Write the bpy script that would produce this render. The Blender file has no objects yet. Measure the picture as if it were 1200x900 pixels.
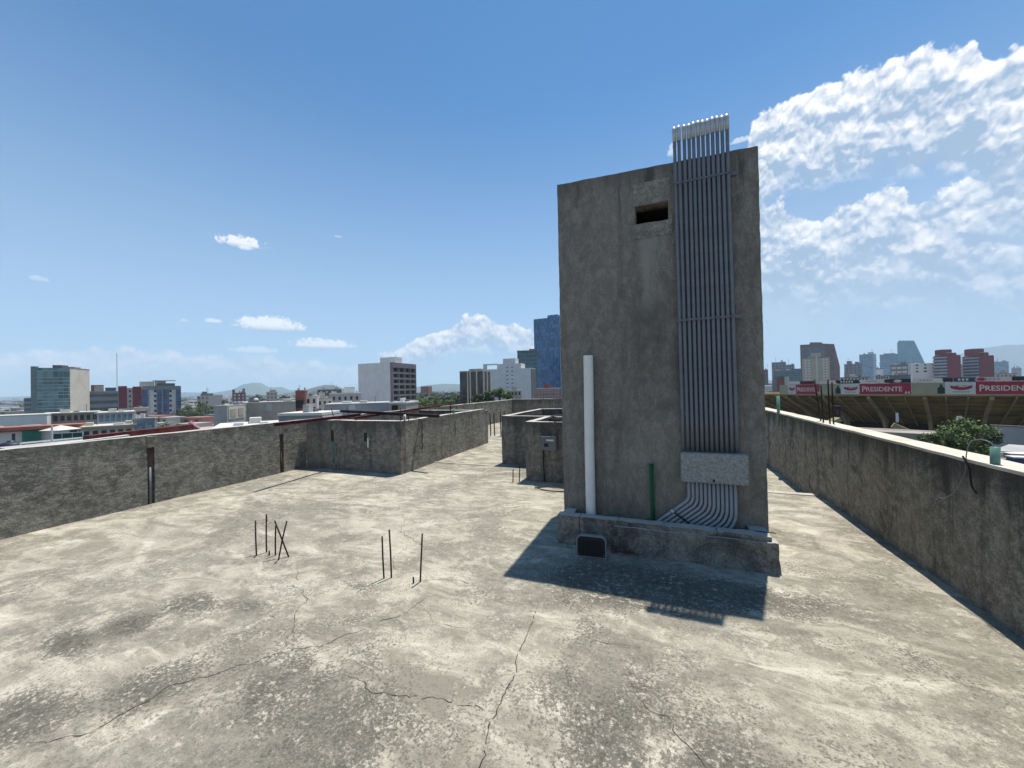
import bpy, bmesh, math, random
from mathutils import Vector, Matrix, noise
random.seed(7)
sc = bpy.context.scene
COL = sc.collection
R = math.radians
# ------------------------------------------------------------------ camera (fitted to the photograph)
CAM = Vector((0, 0, 1.65))
RX = Vector((0.9284, 0.3711, -0.0212)).normalized()
FW = Vector((-0.3711, 0.9286, 0.0107)); FW = (FW - RX * FW.dot(RX)).normalized()
UP = RX.cross(FW)
FPX = 445.2
cd = bpy.data.cameras.new('camera'); cam = bpy.data.objects.new('camera', cd); COL.objects.link(cam)
cam.matrix_world = Matrix(((RX.x, UP.x, -FW.x, CAM.x), (RX.y, UP.y, -FW.y, CAM.y), (RX.z, UP.z, -FW.z, CAM.z), (0, 0, 0, 1)))
cd.sensor_width = 36; cd.lens = FPX / 1200 * 36; cd.clip_start = 0.05; cd.clip_end = 60000
sc.camera = cam

def ray(px, py): return (FW * FPX + RX * (px - 600) + UP * (450 - py)).normalized()
def far(px, py, D):                       # point seen at px, py whose distance along the view is D metres
    d = ray(px, py); return CAM + d * (D / d.dot(FW))
HF = Vector((FW.x, FW.y)).normalized(); HR = Vector((HF.y, -HF.x))

# ------------------------------------------------------------------ nodes / materials
class N:
    def __init__(s, tree): s.t = tree; s.n = tree.nodes; s.l = tree.links
    def new(s, typ, **kw):
        n = s.n.new(typ)
        for k, v in kw.items(): setattr(n, k, v)
        return n
    def put(s, sock, v):
        if hasattr(v, 'links') or isinstance(v, bpy.types.NodeSocket): s.l.new(v, sock)
        elif isinstance(v, (tuple, list)) and len(v) == 3 and sock.type == 'RGBA': sock.default_value = (*v, 1)
        else: sock.default_value = v
    def m(s, op, a, b=0.0, c=0.0, clamp=False):
        n = s.new('ShaderNodeMath', operation=op, use_clamp=clamp)
        s.put(n.inputs[0], a); s.put(n.inputs[1], b); s.put(n.inputs[2], c); return n.outputs[0]
    def vm(s, op, a, b=(0, 0, 0)):
        n = s.new('ShaderNodeVectorMath', operation=op); s.put(n.inputs[0], a); s.put(n.inputs[1], b)
        return n.outputs['Value'] if op in ('LENGTH', 'DOT_PRODUCT', 'DISTANCE') else n.outputs[0]
    def noise(s, vec, scale, detail=6, rough=.6, dist=0.0, dims='3D', out='Fac'):
        n = s.new('ShaderNodeTexNoise', noise_dimensions=dims)
        s.put(n.inputs['Vector'], vec); n.inputs['Scale'].default_value = scale; n.inputs['Detail'].default_value = detail
        n.inputs['Roughness'].default_value = rough; n.inputs['Distortion'].default_value = dist; return n.outputs[out]
    def ramp(s, v, a, b, lo=0.0, hi=1.0, smooth=True):
        n = s.new('ShaderNodeMapRange', interpolation_type='SMOOTHSTEP' if smooth else 'LINEAR')
        s.put(n.inputs[0], v); s.put(n.inputs[1], a); s.put(n.inputs[2], b); s.put(n.inputs[3], lo); s.put(n.inputs[4], hi); return n.outputs[0]
    def mix(s, f, a, b, mode='MIX'):
        n = s.new('ShaderNodeMix', data_type='RGBA', blend_type=mode)
        s.put(n.inputs[0], f); s.put(n.inputs[6], a); s.put(n.inputs[7], b); return n.outputs[2]
    def mapping(s, vec, scale=(1, 1, 1), rot=(0, 0, 0), loc=(0, 0, 0)):
        n = s.new('ShaderNodeMapping'); s.put(n.inputs[0], vec); n.inputs[1].default_value = loc; n.inputs[2].default_value = rot; n.inputs[3].default_value = scale
        return n.outputs[0]
    def bump(s, h, strength, dist, nrm=None):
        n = s.new('ShaderNodeBump'); n.inputs['Strength'].default_value = strength; n.inputs['Distance'].default_value = dist
        s.put(n.inputs['Height'], h)
        if nrm is not None: s.put(n.inputs['Normal'], nrm)
        return n.outputs[0]

def newmat(name):
    m = bpy.data.materials.new(name); m.use_nodes = True; t = N(m.node_tree); t.n.clear()
    o = t.new('ShaderNodeOutputMaterial'); b = t.new('ShaderNodeBsdfPrincipled'); t.l.new(b.outputs[0], o.inputs[0])
    b.inputs['Specular IOR Level'].default_value = .3
    return m, t, b
_mc = {}
def mat(name, col, rough=.85, metal=0.0, var=.15, scale=.5, bump=0.0, bscale=20, spec=.3):
    if name in _mc: return _mc[name]
    m, t, b = newmat(name)
    tc = t.new('ShaderNodeTexCoord').outputs['Object']
    nz = t.noise(tc, scale, 5, .65); f = t.ramp(nz, .3, .7)
    lo = tuple(c * (1 - var) for c in col); hi = tuple(min(1, c * (1 + var)) for c in col)
    t.put(b.inputs['Base Color'], t.mix(f, lo, hi)); b.inputs['Roughness'].default_value = rough; b.inputs['Metallic'].default_value = metal
    b.inputs['Specular IOR Level'].default_value = spec
    if bump: t.put(b.inputs['Normal'], t.bump(t.noise(tc, bscale, 4), .6, bump))
    _mc[name] = m; return m

def facade_mat(name, glass, mull, sx, sz, fx=.06, fz=.1, var=.35, rough=.15, metal=.0):
    """curtain wall: a regular grid of panes between mullions; local x/y/z in metres"""
    m, t, b = newmat(name)
    tc = t.new('ShaderNodeTexCoord').outputs['Object']
    s = t.new('ShaderNodeSeparateXYZ'); t.put(s.inputs[0], tc)
    h = t.m('ADD', s.outputs[0], s.outputs[1])
    u = t.m('DIVIDE', h, sx); v = t.m('DIVIDE', s.outputs[2], sz)
    fu = t.m('FRACT', u); fv = t.m('FRACT', v)
    mk = t.m('MAXIMUM', t.m('LESS_THAN', fu, fx), t.m('LESS_THAN', fv, fz))
    cmb = t.new('ShaderNodeCombineXYZ'); t.put(cmb.inputs[0], t.m('FLOOR', u)); t.put(cmb.inputs[1], t.m('FLOOR', v))
    wn = t.new('ShaderNodeTexWhiteNoise', noise_dimensions='3D'); t.put(wn.inputs[0], cmb.outputs[0])
    g = t.mix(wn.outputs[0], tuple(c * (1 - var) for c in glass), tuple(c * (1 + var) for c in glass))
    t.put(b.inputs['Base Color'], t.mix(mk, g, mull)); t.put(b.inputs['Roughness'], t.ramp(mk, 0, 1, rough, .6)); b.inputs['Metallic'].default_value = metal
    b.inputs['Specular IOR Level'].default_value = .5
    return m

def concrete_mat(name, light, dark, stain, bump=.006, bsc=28, streak=.5, ov=(1, 1, 1), top=1.05, grime=.5, con=1.0, extra=None):
    m, t, b = newmat(name)
    tc = t.new('ShaderNodeTexCoord').outputs['Object']
    a = t.noise(t.mapping(tc, (1, 1, .55)), 1.3, 8, .72, .8)
    c2 = t.noise(t.mapping(tc, ov), 11, 7, .82, .3)
    sp = t.noise(tc, 60, 5, .75)
    vs = t.noise(t.mapping(tc, (3.2, 3.2, .28)), 1.6, 9, .68, .6)
    bl = t.noise(tc, 2.1, 9, .66, 1.2)
    col = t.mix(t.ramp(a, .36, .64), dark, light)
    col = t.mix(t.ramp(c2, .42, .62, 0, .8 * con), col, tuple(x * 1.6 for x in light))
    col = t.mix(t.ramp(vs, .5, .68, 0, streak), col, stain)
    col = t.mix(t.ramp(bl, .52, .66, 0, streak), col, stain)
    col = t.mix(t.ramp(sp, .48, .64, 0, .6 * con), col, tuple(x * .45 for x in dark))
    s = t.new('ShaderNodeSeparateXYZ'); t.put(s.inputs[0], tc)
    z = t.m('ADD', s.outputs[2], t.m('MULTIPLY', t.m('SUBTRACT', vs, .5), .9))
    col = t.mix(t.ramp(z, top - .32, top - .02, 0, grime), col, stain)
    if extra: col = extra(t, s, vs, a, col)
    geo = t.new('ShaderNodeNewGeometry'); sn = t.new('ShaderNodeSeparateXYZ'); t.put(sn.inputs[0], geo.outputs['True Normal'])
    col = t.mix(t.ramp(sn.outputs[2], .7, .9), col, t.mix(c2, (.37, .345, .30), (.60, .57, .50)))   # sunlight on the top faces, put into the colour as a paler tone
    t.put(b.inputs['Base Color'], col); b.inputs['Roughness'].default_value = .95; b.inputs['Specular IOR Level'].default_value = .15
    h = t.m('ADD', t.noise(t.mapping(tc, ov), bsc, 4, .75), t.m('MULTIPLY', t.noise(t.mapping(tc, ov), bsc * .22, 3, .6), 1.6))
    t.put(b.inputs['Normal'], t.bump(h, 1.0, bump))
    return m

# ------------------------------------------------------------------ mesh helpers
def obj(name, bm, m, parent=None, smooth=False, loc=None):
    me = bpy.data.meshes.new(name); bmesh.ops.recalc_face_normals(bm, faces=bm.faces); bm.to_mesh(me); bm.free()
    for mm in (m if isinstance(m, (list, tuple)) else [m]): me.materials.append(mm)
    o = bpy.data.objects.new(name, me); COL.objects.link(o)
    if parent: o.parent = parent
    if loc is not None: o.location = loc
    if smooth:
        for p in me.polygons: p.use_smooth = True
    return o
def tag(o, label, cat, group=None, kind=None):
    if label: o['label'] = label
    if cat: o['category'] = cat
    if group: o['group'] = group
    if kind: o['kind'] = kind
    return o
def thing(name, label, cat, loc=(0, 0, 0), rz=0, group=None):
    o = bpy.data.objects.new(name, None); COL.objects.link(o); o.location = loc; o.rotation_euler = (0, 0, rz); o.empty_display_size = .2
    return tag(o, label, cat, group)
def copy_tree(o, parent=None):
    c = o.copy(); COL.objects.link(c)
    if parent: c.parent = parent
    for ch in list(o.children): copy_tree(ch, c)
    return c
def bx(bm, x0, x1, y0, y1, z0, z1, mi=0):
    vs = [bm.verts.new(p) for p in ((x0, y0, z0), (x1, y0, z0), (x1, y1, z0), (x0, y1, z0), (x0, y0, z1), (x1, y0, z1), (x1, y1, z1), (x0, y1, z1))]
    for f in ((0, 3, 2, 1), (4, 5, 6, 7), (0, 1, 5, 4), (1, 2, 6, 5), (2, 3, 7, 6), (3, 0, 4, 7)):
        bm.faces.new([vs[i] for i in f]).material_index = mi
    return vs
def box(name, m, parent, *a, bevel=0):
    bm = bmesh.new(); bx(bm, *a)
    if bevel: bmesh.ops.bevel(bm, geom=bm.edges[:] , offset=bevel, segments=2, affect='EDGES')
    return obj(name, bm, m, parent)
def wob(p, amp, fr):
    return Vector(p) + Vector(noise.noise_vector(Vector(p) * fr)) * amp + Vector(noise.noise_vector(Vector(p) * fr * 5.3)) * amp * .35
def gridbox(bm, x0, x1, y0, y1, z0, z1, cell=.08, amp=.006, fr=2.5, f=None):
    """box with subdivided faces and slightly uneven surface, as cast or plastered by hand"""
    X = lambda a, b: [a + (b - a) * i / max(1, round((b - a) / cell)) for i in range(max(1, round((b - a) / cell)) + 1)]
    gx, gy, gz = X(x0, x1), X(y0, y1), X(z0, z1); V = {}
    def v(i, j, k):
        q = (i, j, k)
        if q not in V:
            p = wob((gx[i], gy[j], gz[k]), amp, fr)
            if f: p = f(p)
            V[q] = bm.verts.new(p)
        return V[q]
    nx, ny, nz = len(gx) - 1, len(gy) - 1, len(gz) - 1
    for i in range(nx):
        for j in range(ny):
            bm.faces.new((v(i, j, 0), v(i, j + 1, 0), v(i + 1, j + 1, 0), v(i + 1, j, 0)))
            bm.faces.new((v(i, j, nz), v(i + 1, j, nz), v(i + 1, j + 1, nz), v(i, j + 1, nz)))
        for k in range(nz):
            bm.faces.new((v(i, 0, k), v(i + 1, 0, k), v(i + 1, 0, k + 1), v(i, 0, k + 1)))
            bm.faces.new((v(i, ny, k), v(i, ny, k + 1), v(i + 1, ny, k + 1), v(i + 1, ny, k)))
    for j in range(ny):
        for k in range(nz):
            bm.faces.new((v(0, j, k), v(0, j, k + 1), v(0, j + 1, k + 1), v(0, j + 1, k)))
            bm.faces.new((v(nx, j, k), v(nx, j + 1, k), v(nx, j + 1, k + 1), v(nx, j, k + 1)))
def tube(bm, pts, r, seg=10, cap=True, r2=None):
    pts = [Vector(p) for p in pts]; rings = []; n = len(pts)
    t0 = (pts[1] - pts[0]).normalized(); ref = Vector((0, 0, 1)) if abs(t0.z) < .9 else Vector((1, 0, 0))
    u = t0.cross(ref).normalized()
    for i, p in enumerate(pts):
        t = (pts[min(i + 1, n - 1)] - pts[max(i - 1, 0)]).normalized()
        u = (u - t * u.dot(t)).normalized(); w = t.cross(u); rr = r if r2 is None else r + (r2 - r) * i / (n - 1)
        rings.append([bm.verts.new(p + (u * math.cos(a) + w * math.sin(a)) * rr) for a in [2 * math.pi * k / seg for k in range(seg)]])
    for a, b in zip(rings, rings[1:]):
        for k in range(seg): bm.faces.new((a[k], a[(k + 1) % seg], b[(k + 1) % seg], b[k]))
    if cap: bm.faces.new(rings[0][::-1]); bm.faces.new(rings[-1])
def bar(bm, p, q, w, h):
    p, q = Vector(p), Vector(q); t = (q - p).normalized(); s = t.cross(Vector((0, 0, 1))); s = s.normalized() if s.length > .01 else Vector((1, 0, 0)); u = s.cross(t)
    vs = [bm.verts.new(c + s * a * w / 2 + u * b * h / 2) for c in (p, q) for a, b in ((-1, -1), (1, -1), (1, 1), (-1, 1))]
    for f in ((0, 3, 2, 1), (4, 5, 6, 7), (0, 1, 5, 4), (1, 2, 6, 5), (2, 3, 7, 6), (3, 0, 4, 7)): bm.faces.new([vs[i] for i in f])

# ------------------------------------------------------------------ materials
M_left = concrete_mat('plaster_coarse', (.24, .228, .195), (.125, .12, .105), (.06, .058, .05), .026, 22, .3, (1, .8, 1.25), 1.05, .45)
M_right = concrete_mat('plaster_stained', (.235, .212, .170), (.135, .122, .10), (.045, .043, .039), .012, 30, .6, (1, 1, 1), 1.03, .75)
def tower_marks(t, s, vs, a, col):
    # lime washed down from the opening, damp stains beside the conduits and a darker foot
    x, z = s.outputs[0], s.outputs[2]
    def zone(v, a0, a1, b0, b1): return t.m('MULTIPLY', t.ramp(v, a0, a1), t.ramp(v, b0, b1, 1, 0))
    wx = t.m('ADD', x, t.m('MULTIPLY', t.m('SUBTRACT', a, .5), .35))
    run = t.m('MULTIPLY', t.m('MULTIPLY', zone(wx, .84, .92, 1.08, 1.2), zone(z, 1.7, 2.9, 3.3, 3.36)), t.ramp(vs, .40, .60))
    col = t.mix(t.m('MULTIPLY', run, .85), col, (.30, .275, .235))
    damp = t.m('MULTIPLY', t.m('MULTIPLY', zone(wx, .55, .95, 1.6, 1.9), zone(z, 1.2, 2.0, 2.2, 2.75)), t.ramp(a, .38, .58))
    col = t.mix(t.m('MULTIPLY', damp, .75), col, (.075, .068, .058))
    drip = t.m('MULTIPLY', t.m('MULTIPLY', t.ramp(vs, .52, .62), t.ramp(z, 2.9, 3.9)), .6)
    return t.mix(drip, col, (.06, .055, .048))
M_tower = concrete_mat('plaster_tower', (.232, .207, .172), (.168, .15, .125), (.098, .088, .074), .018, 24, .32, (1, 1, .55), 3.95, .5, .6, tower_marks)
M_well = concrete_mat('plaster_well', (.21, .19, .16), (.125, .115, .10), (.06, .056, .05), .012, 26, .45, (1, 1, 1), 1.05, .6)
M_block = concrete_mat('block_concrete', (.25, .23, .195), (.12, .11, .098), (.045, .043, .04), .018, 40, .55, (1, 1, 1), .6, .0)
M_galv = mat('galvanised_steel', (.17, .18, .20), .6, .25, .12, 8)
M_pvcgrey = mat('grey_conduit', (.30, .32, .34), .5, 0, .1, 8)
M_pvc = mat('white_pvc', (.72, .71, .66), .4, 0, .06, 6)
M_green = mat('green_plastic', (.012, .10, .04), .45, 0, .1, 8)
M_green2 = mat('pale_green_pvc', (.10, .21, .165), .5, 0, .12, 8)
M_rust = mat('rusty_rebar', (.035, .025, .02), .9, .2, .4, 20)
M_beam = mat('maroon_painted_steel', (.10, .022, .02), .7, 0, .5, 5)
M_beam2 = mat('rusty_brown_beam', (.055, .035, .03), .85, 0, .4, 5)
M_black = mat('black_plastic', (.012, .012, .013), .5)
M_dark = mat('dark_void', (.02, .02, .02), .95)
M_glass = mat('window_glass', (.03, .04, .05), .12, 0, .3, .4, spec=.5)
M_white = mat('white_paint', (.62, .61, .58), .7, 0, .08, .3)
M_cream = mat('cream_paint', (.52, .48, .40), .8, 0, .1, .3)
M_grey = mat('grey_render', (.37, .365, .35), .9, 0, .15, .3)
M_tan = mat('tan_render', (.33, .29, .24), .9, 0, .15, .3)
M_dgrey = mat('dark_grey_render', (.12, .12, .12), .9, 0, .2, .3)
M_brick = mat('red_brick', (.20, .06, .045), .9, 0, .2, .4)
M_redp = mat('deep_red_paint', (.17, .025, .03), .8, 0, .12, .3)
M_roofw = mat('white_roofing', (.58, .56, .51), .8, 0, .08, .3)
M_terra = mat('terracotta_roof', (.36, .13, .09), .85, 0, .2, .4)
M_teal = mat('green_netting', (.03, .16, .12), .8, 0, .2, .5)
M_bark = mat('bark', (.09, .07, .05), .95, 0, .3, 3)

def M_floor():
    m, t, b = newmat('weathered_roof_concrete')
    tc = t.new('ShaderNodeTexCoord').outputs['Object']
    wq = t.vm('SUBTRACT', t.noise(tc, .45, 4, .6, out='Color'), (.5, .5, .5))
    w2 = t.vm('SCALE', wq); w2.node.inputs[3].default_value = .9
    wv = t.vm('ADD', tc, w2)
    st = t.noise(t.mapping(wv, (1.0, 2.6, 1), (0, 0, R(-28))), 1.7, 8, .66, .7)       # trowel sweeps
    big = t.noise(wv, .55, 5, .6)
    area = t.noise(wv, .9, 5, .62, .8)                                                   # where the screed skin has worn off
    med = t.noise(tc, 3.1, 8, .72, .4)
    fine = t.noise(tc, 19, 6, .8)
    pit = t.noise(tc, 52, 4, .72)
    grit = t.noise(tc, 140, 3, .75)
    worn = t.ramp(t.m('ADD', area, t.m('MULTIPLY', t.m('SUBTRACT', med, .5), .5)), .44, .56)
    col = t.mix(t.ramp(st, .38, .62), (.235, .213, .168), (.44, .402, .322))
    col = t.mix(t.ramp(med, .47, .60, 0, .6), col, (.49, .45, .365))
    col = t.mix(t.ramp(big, .5, .66, 0, .5), col, (.235, .214, .17))
    col = t.mix(t.m('MULTIPLY', t.ramp(fine, .49, .60, 0, .7), t.ramp(worn, 0, 1, .25, 1)), col, (.165, .152, .122))
    col = t.mix(t.m('MULTIPLY', t.ramp(pit, .54, .64, 0, .7), t.ramp(worn, 0, 1, .35, 1)), col, (.115, .107, .088))
    edge = t.ramp(t.m('ADD', area, t.m('MULTIPLY', t.m('SUBTRACT', t.noise(tc, 5.5, 8, .78), .5), .75)), .50, .56)
    col = t.mix(t.m('MULTIPLY', edge, .62), col, t.mix(t.ramp(fine, .4, .6), (.11, .103, .083), (.27, .25, .20)))
    skin = t.m('MULTIPLY', t.ramp(st, .56, .66), t.ramp(worn, 0, 1, 1, .2)); col = t.mix(t.m('MULTIPLY', skin, .75), col, (.56, .52, .43))
    # dark algae stains: noise plus the places where the water stands
    field = t.m('ADD', t.m('MULTIPLY', t.m('SUBTRACT', med, .5), 2.1), t.m('MULTIPLY', t.m('SUBTRACT', fine, .5), 2.3))
    field = t.m('ADD', field, t.m('MULTIPLY', t.m('SUBTRACT', pit, .5), 1.5))
    field = t.m('ADD', field, t.m('MULTIPLY', t.m('SUBTRACT', big, .55), 1.1))
    flat = t.mapping(tc, (1, 1, 0))
    def blob(x, y, r, s, ax=1.0, rot=0):
        v = t.mapping(t.vm('SUBTRACT', flat, (x, y, 0)), (1 / r, 1 / (r * ax), 1), (0, 0, R(rot)))
        return t.m('MULTIPLY', t.ramp(t.vm('LENGTH', v), 0.0, 1.5, 1, 0), s * 1.05)
    tot = None
    for q in [(-3.77, 1.27, .24, 1.0, .6), (-3.62, 1.53, .22, 1.0, .6, 20), (-3.5, 1.85, .32, .75, .6), (-3.15, .88, .30, .85, .6), (-2.75, 1.15, .4, .4, .6), (-3.05, 2.0, .25, .6, .5), (-2.45, 2.5, .3, .45, .4),
              (-1.75, 1.65, .75, .42, .7), (-1.2, 1.2, .5, .36), (-.42, 2.05, .62, .46, 1.2), (-.1, 1.6, .5, .28), (.45, 1.9, .5, .35), (-.1, 3.35, .8, .85, .55), (.75, 3.4, .5, .7, .5),
              (1.4, 2.9, .6, .38, .7), (1.25, 4.1, .55, .3), (-1.7, 2.75, .7, .34, .5), (-.7, 3.2, .5, .55), (-2.4, 2.2, .4, .3), (-4.8, 3.2, .9, .2, .5), (-2.6, 1.5, .4, .3), (1.3, 1.9, .6, .4, .6), (.3, 1.2, .6, .45),
              (-5.9, 2.45, .5, -.7, .25), (-3.5, 6.65, .6, -.7, .35), (.35, 2.75, .5, -.45, .35), (-2.95, 2.3, .55, -.45, .5), (-1.0, 2.35, .35, -.4), (-5.0, 5.8, 1.2, -.3), (-2.2, 4.6, 1.6, -.25)]:
        bl = blob(*q); tot = bl if tot is None else t.m('ADD', tot, bl)
    field = t.m('ADD', field, tot)
    dk = t.ramp(field, .20, .52)
    col = t.mix(t.m('MULTIPLY', dk, .9), col, t.mix(t.ramp(fine, .35, .65), (.05, .05, .040), (.165, .152, .122)))
    lt = t.ramp(field, -.38, -.75); col = t.mix(t.m('MULTIPLY', lt, .7), col, (.52, .485, .41))
    flake = t.ramp(t.m('ADD', fine, t.m('MULTIPLY', med, .5)), .80, .92)
    col = t.mix(t.m('MULTIPLY', flake, .75), col, (.56, .51, .41))
    col = t.mix(t.ramp(grit, .54, .66, 0, .6), col, (.085, .08, .068))
    t.put(b.inputs['Base Color'], col); b.inputs['Roughness'].default_value = .93; b.inputs['Specular IOR Level'].default_value = .2
    h = t.m('ADD', t.m('MULTIPLY', t.noise(tc, 19, 3, .75), 1.0), t.m('ADD', t.m('MULTIPLY', t.noise(tc, 110, 1, .7), .3), t.m('MULTIPLY', t.noise(tc, 3.1, 4, .7, .4), 1.4)))
    t.put(b.inputs['Normal'], t.bump(h, 1.0, .011))
    return m
M_fl = M_floor()
M_crack = mat('crack_dark', (.035, .032, .027), 1, 0, .3, 10)  # near-black colour of the crack ribbons
M_step = mat('pale_screed_edge', (.42, .39, .33), .95, 0, .2, 4)

# ================================================================== THE ROOF
def fz(x, y): return .006 * noise.noise(Vector((x * .7, y * .7, 3.1))) + .003 * noise.noise(Vector((x * 2.3, y * 2.3, 8.1)))
WELLS = [(-7.3, -5.1, 6.2, 10.4), (-3.2, -1.2, 7.68, 10.2), (-2.22, -1.2, 6.46, 7.5)]
def lines(a, b, cell, cuts):
    c = sorted(set([a, b] + [q for q in cuts if a < q < b])); o = []
    for p, q in zip(c, c[1:]):
        n = max(1, round((q - p) / cell)); o += [p + (q - p) * i / n for i in range(n)]
    return o + [b]
bm = bmesh.new()
gx = lines(-7.9, 2.2, .12, [w for W in WELLS for w in W[:2]] + [-1.1]); gy = lines(-4, 18.8, .12, [w for W in WELLS for w in W[2:]] + [6.8])
V = {}
def fv(i, j, low):
    k = (i, j, low)
    if k not in V: V[k] = bm.verts.new((gx[i], gy[j], fz(gx[i], gy[j]) - (.15 if low else 0)))
    return V[k]
for i in range(len(gx) - 1):
    for j in range(len(gy) - 1):
        cx, cy = (gx[i] + gx[i + 1]) / 2, (gy[j] + gy[j + 1]) / 2
        if any(w[0] < cx < w[1] and w[2] < cy < w[3] for w in WELLS): continue
        low = cx > -1.1 and cy > 6.8
        bm.faces.new((fv(i, j, low), fv(i + 1, j, low), fv(i + 1, j + 1, low), fv(i, j + 1, low)))
for f in bm.faces: f.smooth = True
def crack(pts, w, seed, jag=.025):
    rnd = random.Random(seed); P = []
    w *= .62
    for (x0, y0), (x1, y1) in zip(pts, pts[1:]):
        L = math.hypot(x1 - x0, y1 - y0); n = max(2, int(L / .022))
        for i in range(n): P.append((x0 + (x1 - x0) * i / n, y0 + (y1 - y0) * i / n))
    P.append(pts[-1]); Q = []
    for i, (x, y) in enumerate(P):
        a = noise.noise_vector(Vector((x * 7, y * 7, seed))); b2 = noise.noise_vector(Vector((x * 31, y * 31, seed)))
        Q.append((x + a.x * jag * 1.6 + b2.x * jag * .6, y + a.y * jag * 1.6 + b2.y * jag * .6))
    prev = None
    for i in range(len(Q)):
        a = Q[max(i - 1, 0)]; c = Q[min(i + 1, len(Q) - 1)]; dx, dy = c[0] - a[0], c[1] - a[1]; l = math.hypot(dx, dy) or 1
        ww = w * (.35 + .9 * rnd.random()) * min(1, .2 + 6 * min(i, len(Q) - 1 - i) / len(Q)) / 2
        x, y = Q[i]; z = fz(x, y) + .0022
        p, q = (bm.verts.new((x - dy / l * ww, y + dx / l * ww, z)), bm.verts.new((x + dy / l * ww, y - dx / l * ww, z)))
        if prev and rnd.random() > .10: f = bm.faces.new((prev[0], prev[1], q, p)); f.material_index = 1
        prev = (p, q)
crack([(-.95, 2.85), (-.93, 2.76), (-.89, 2.48), (-.85, 2.04), (-.83, 1.69), (-.80, 1.5), (-.74, 1.1)], .0085, 1, .02)
crack([(-2.93, .77), (-2.69, .96), (-2.63, 1.28), (-2.29, 1.70), (-1.98, 2.02), (-1.82, 2.35), (-1.80, 2.62)], .0075, 2, .03)
crack([(-2.28, 1.71), (-2.5, 1.95), (-2.62, 2.1), (-2.69, 2.24), (-2.99, 2.34), (-3.25, 2.6)], .006, 3, .03)
crack([(-1.79, 1.73), (-1.5, 1.65), (-1.3, 1.72), (-1.12, 1.74), (-.84, 1.77)], .006, 4, .03)
crack([(-.8, 2.54), (-.62, 2.55), (-.44, 2.5), (-.13, 2.53)], .004, 5, .02)
crack([(-2.0, 2.75), (-1.75, 2.9), (-1.5, 2.86)], .0045, 6, .02)
crack([(-1.8, 2.5), (-1.55, 2.3), (-1.3, 2.33)], .004, 7, .02)
crack([(-4.4, 1.9), (-4.0, 2.1), (-3.7, 2.4), (-3.3, 2.5)], .004, 8, .04)
crack([(-3.4, 4.3), (-3.1, 4.0), (-2.9, 3.6), (-2.4, 3.4)], .007, 9, .04)
crack([(-3.6, 5.3), (-3.3, 4.8), (-3.4, 4.3)], .006, 10, .04)
crack([(-.2, 2.2), (.1, 1.9), (.15, 1.6), (.5, 1.3)], .005, 11, .05)
crack([(-2.6, 3.4), (-2.5, 3.0), (-2.2, 2.8)], .005, 12, .03)
floor = obj('roof_floor', bm, [M_fl, M_crack]); floor['kind'] = 'structure'
bm = bmesh.new(); gridbox(bm, -1.06, 2.02, 6.70, 6.81, -.16, .012, .1, .005, 3)
o = obj('floor_step_edge', bm, M_step); o['kind'] = 'structure'
bm = bmesh.new(); gridbox(bm, -4.87, -3.32, 7.34, 7.40, -.02, .012, .1, .006, 3)
o = obj('floor_joint_strip', bm, M_step); o['kind'] = 'structure'

# body of the building under the roof
hb = thing('apartment_building', 'grey rendered building under the bare roof terrace, its roof the concrete floor', 'building', (-2.6, 7.4, -20))
box('wall', M_tan, hb, -4.72, 4.87, -11.3, 11.4, 0, 16.8)

# --- parapet walls
def wallseg(name, label, m, pieces, group='plastered parapet walls of the roof terrace', f=None, cell=.09, amp=.007):
    bm = bmesh.new()
    for p in pieces: gridbox(bm, *p, cell=cell, amp=amp, fr=2.2, f=f)
    o = obj(name, bm, m); tag(o, label, 'wall', group); return o
def leftlean(p):     # the wall runs out of square by a few centimetres up to the cross wall
    y = p.y; dx = .10 - .22 * (min(y, 6.1) + 0) / 6.1 + (-.0 if y < 6.1 else -.03 * (y - 6.1) / 12)
    return Vector((p.x + dx, y, p.z))
LX = -7.28
pc = []
ys = [-4, 3.30, 3.39, 5.50, 5.59, 18.62]
for i, (a, b) in enumerate(zip(ys, ys[1:])):
    pc.append((LX - .18, LX - (.05 if i in (1, 3) else 0), a, b, -3.2, 1.045))
left = wallseg('parapet_wall', 'long coarse grey plastered parapet along the left edge with two pipes sunk in it', M_left, pc, f=leftlean)
# chases: filled on top, an exposed pipe below
def chase(y, z1, ztop, pipe_m):
    x = leftlean(Vector((LX, y, 0))).x
    bm = bmesh.new(); bx(bm, x - .048, x - .008, y - .036, y + .036, z1, ztop); c = obj('pipe_chase_cap', bm, M_beam2, left)
    bm = bmesh.new(); bx(bm, x - .048, x + .004, y - .047, y + .047, ztop, 1.03); obj('pipe_chase_plaster', bm, M_left, left)
    bm = bmesh.new(); tube(bm, [(x - .022, y - .004, -.02), (x - .022, y - .004, z1 - .01)], .017, 10); obj('sunken_pipe', bm, pipe_m, left, True)
chase(3.345, .57, .86, M_galv)
chase(5.545, .42, .80, M_beam2)
XR0, XR1 = 2.065, 2.255
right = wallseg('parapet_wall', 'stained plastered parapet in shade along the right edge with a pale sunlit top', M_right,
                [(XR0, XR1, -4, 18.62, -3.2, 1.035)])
bm = bmesh.new()   # thin coping over the right wall, its sunlit paleness put into the colour
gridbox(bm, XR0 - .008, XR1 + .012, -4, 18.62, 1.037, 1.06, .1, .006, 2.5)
obj('coping', bm, mat('sunlit_coping_tone', (.56, .50, .41), .95, 0, .15, 2, .004, 40), right)
farw = wallseg('parapet_wall', 'far parapet wall closing the roof terrace behind the light wells', M_well, [(-7.6, 2.3, 18.63, 18.83, -3.2, 1.06)])
def sx(y): return -4.82 - .17 * (y - 6.1) / 4.3
def sidelean(p): return Vector((p.x - .17 * (p.y - 6.1) / 4.3, p.y, p.z))
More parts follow.
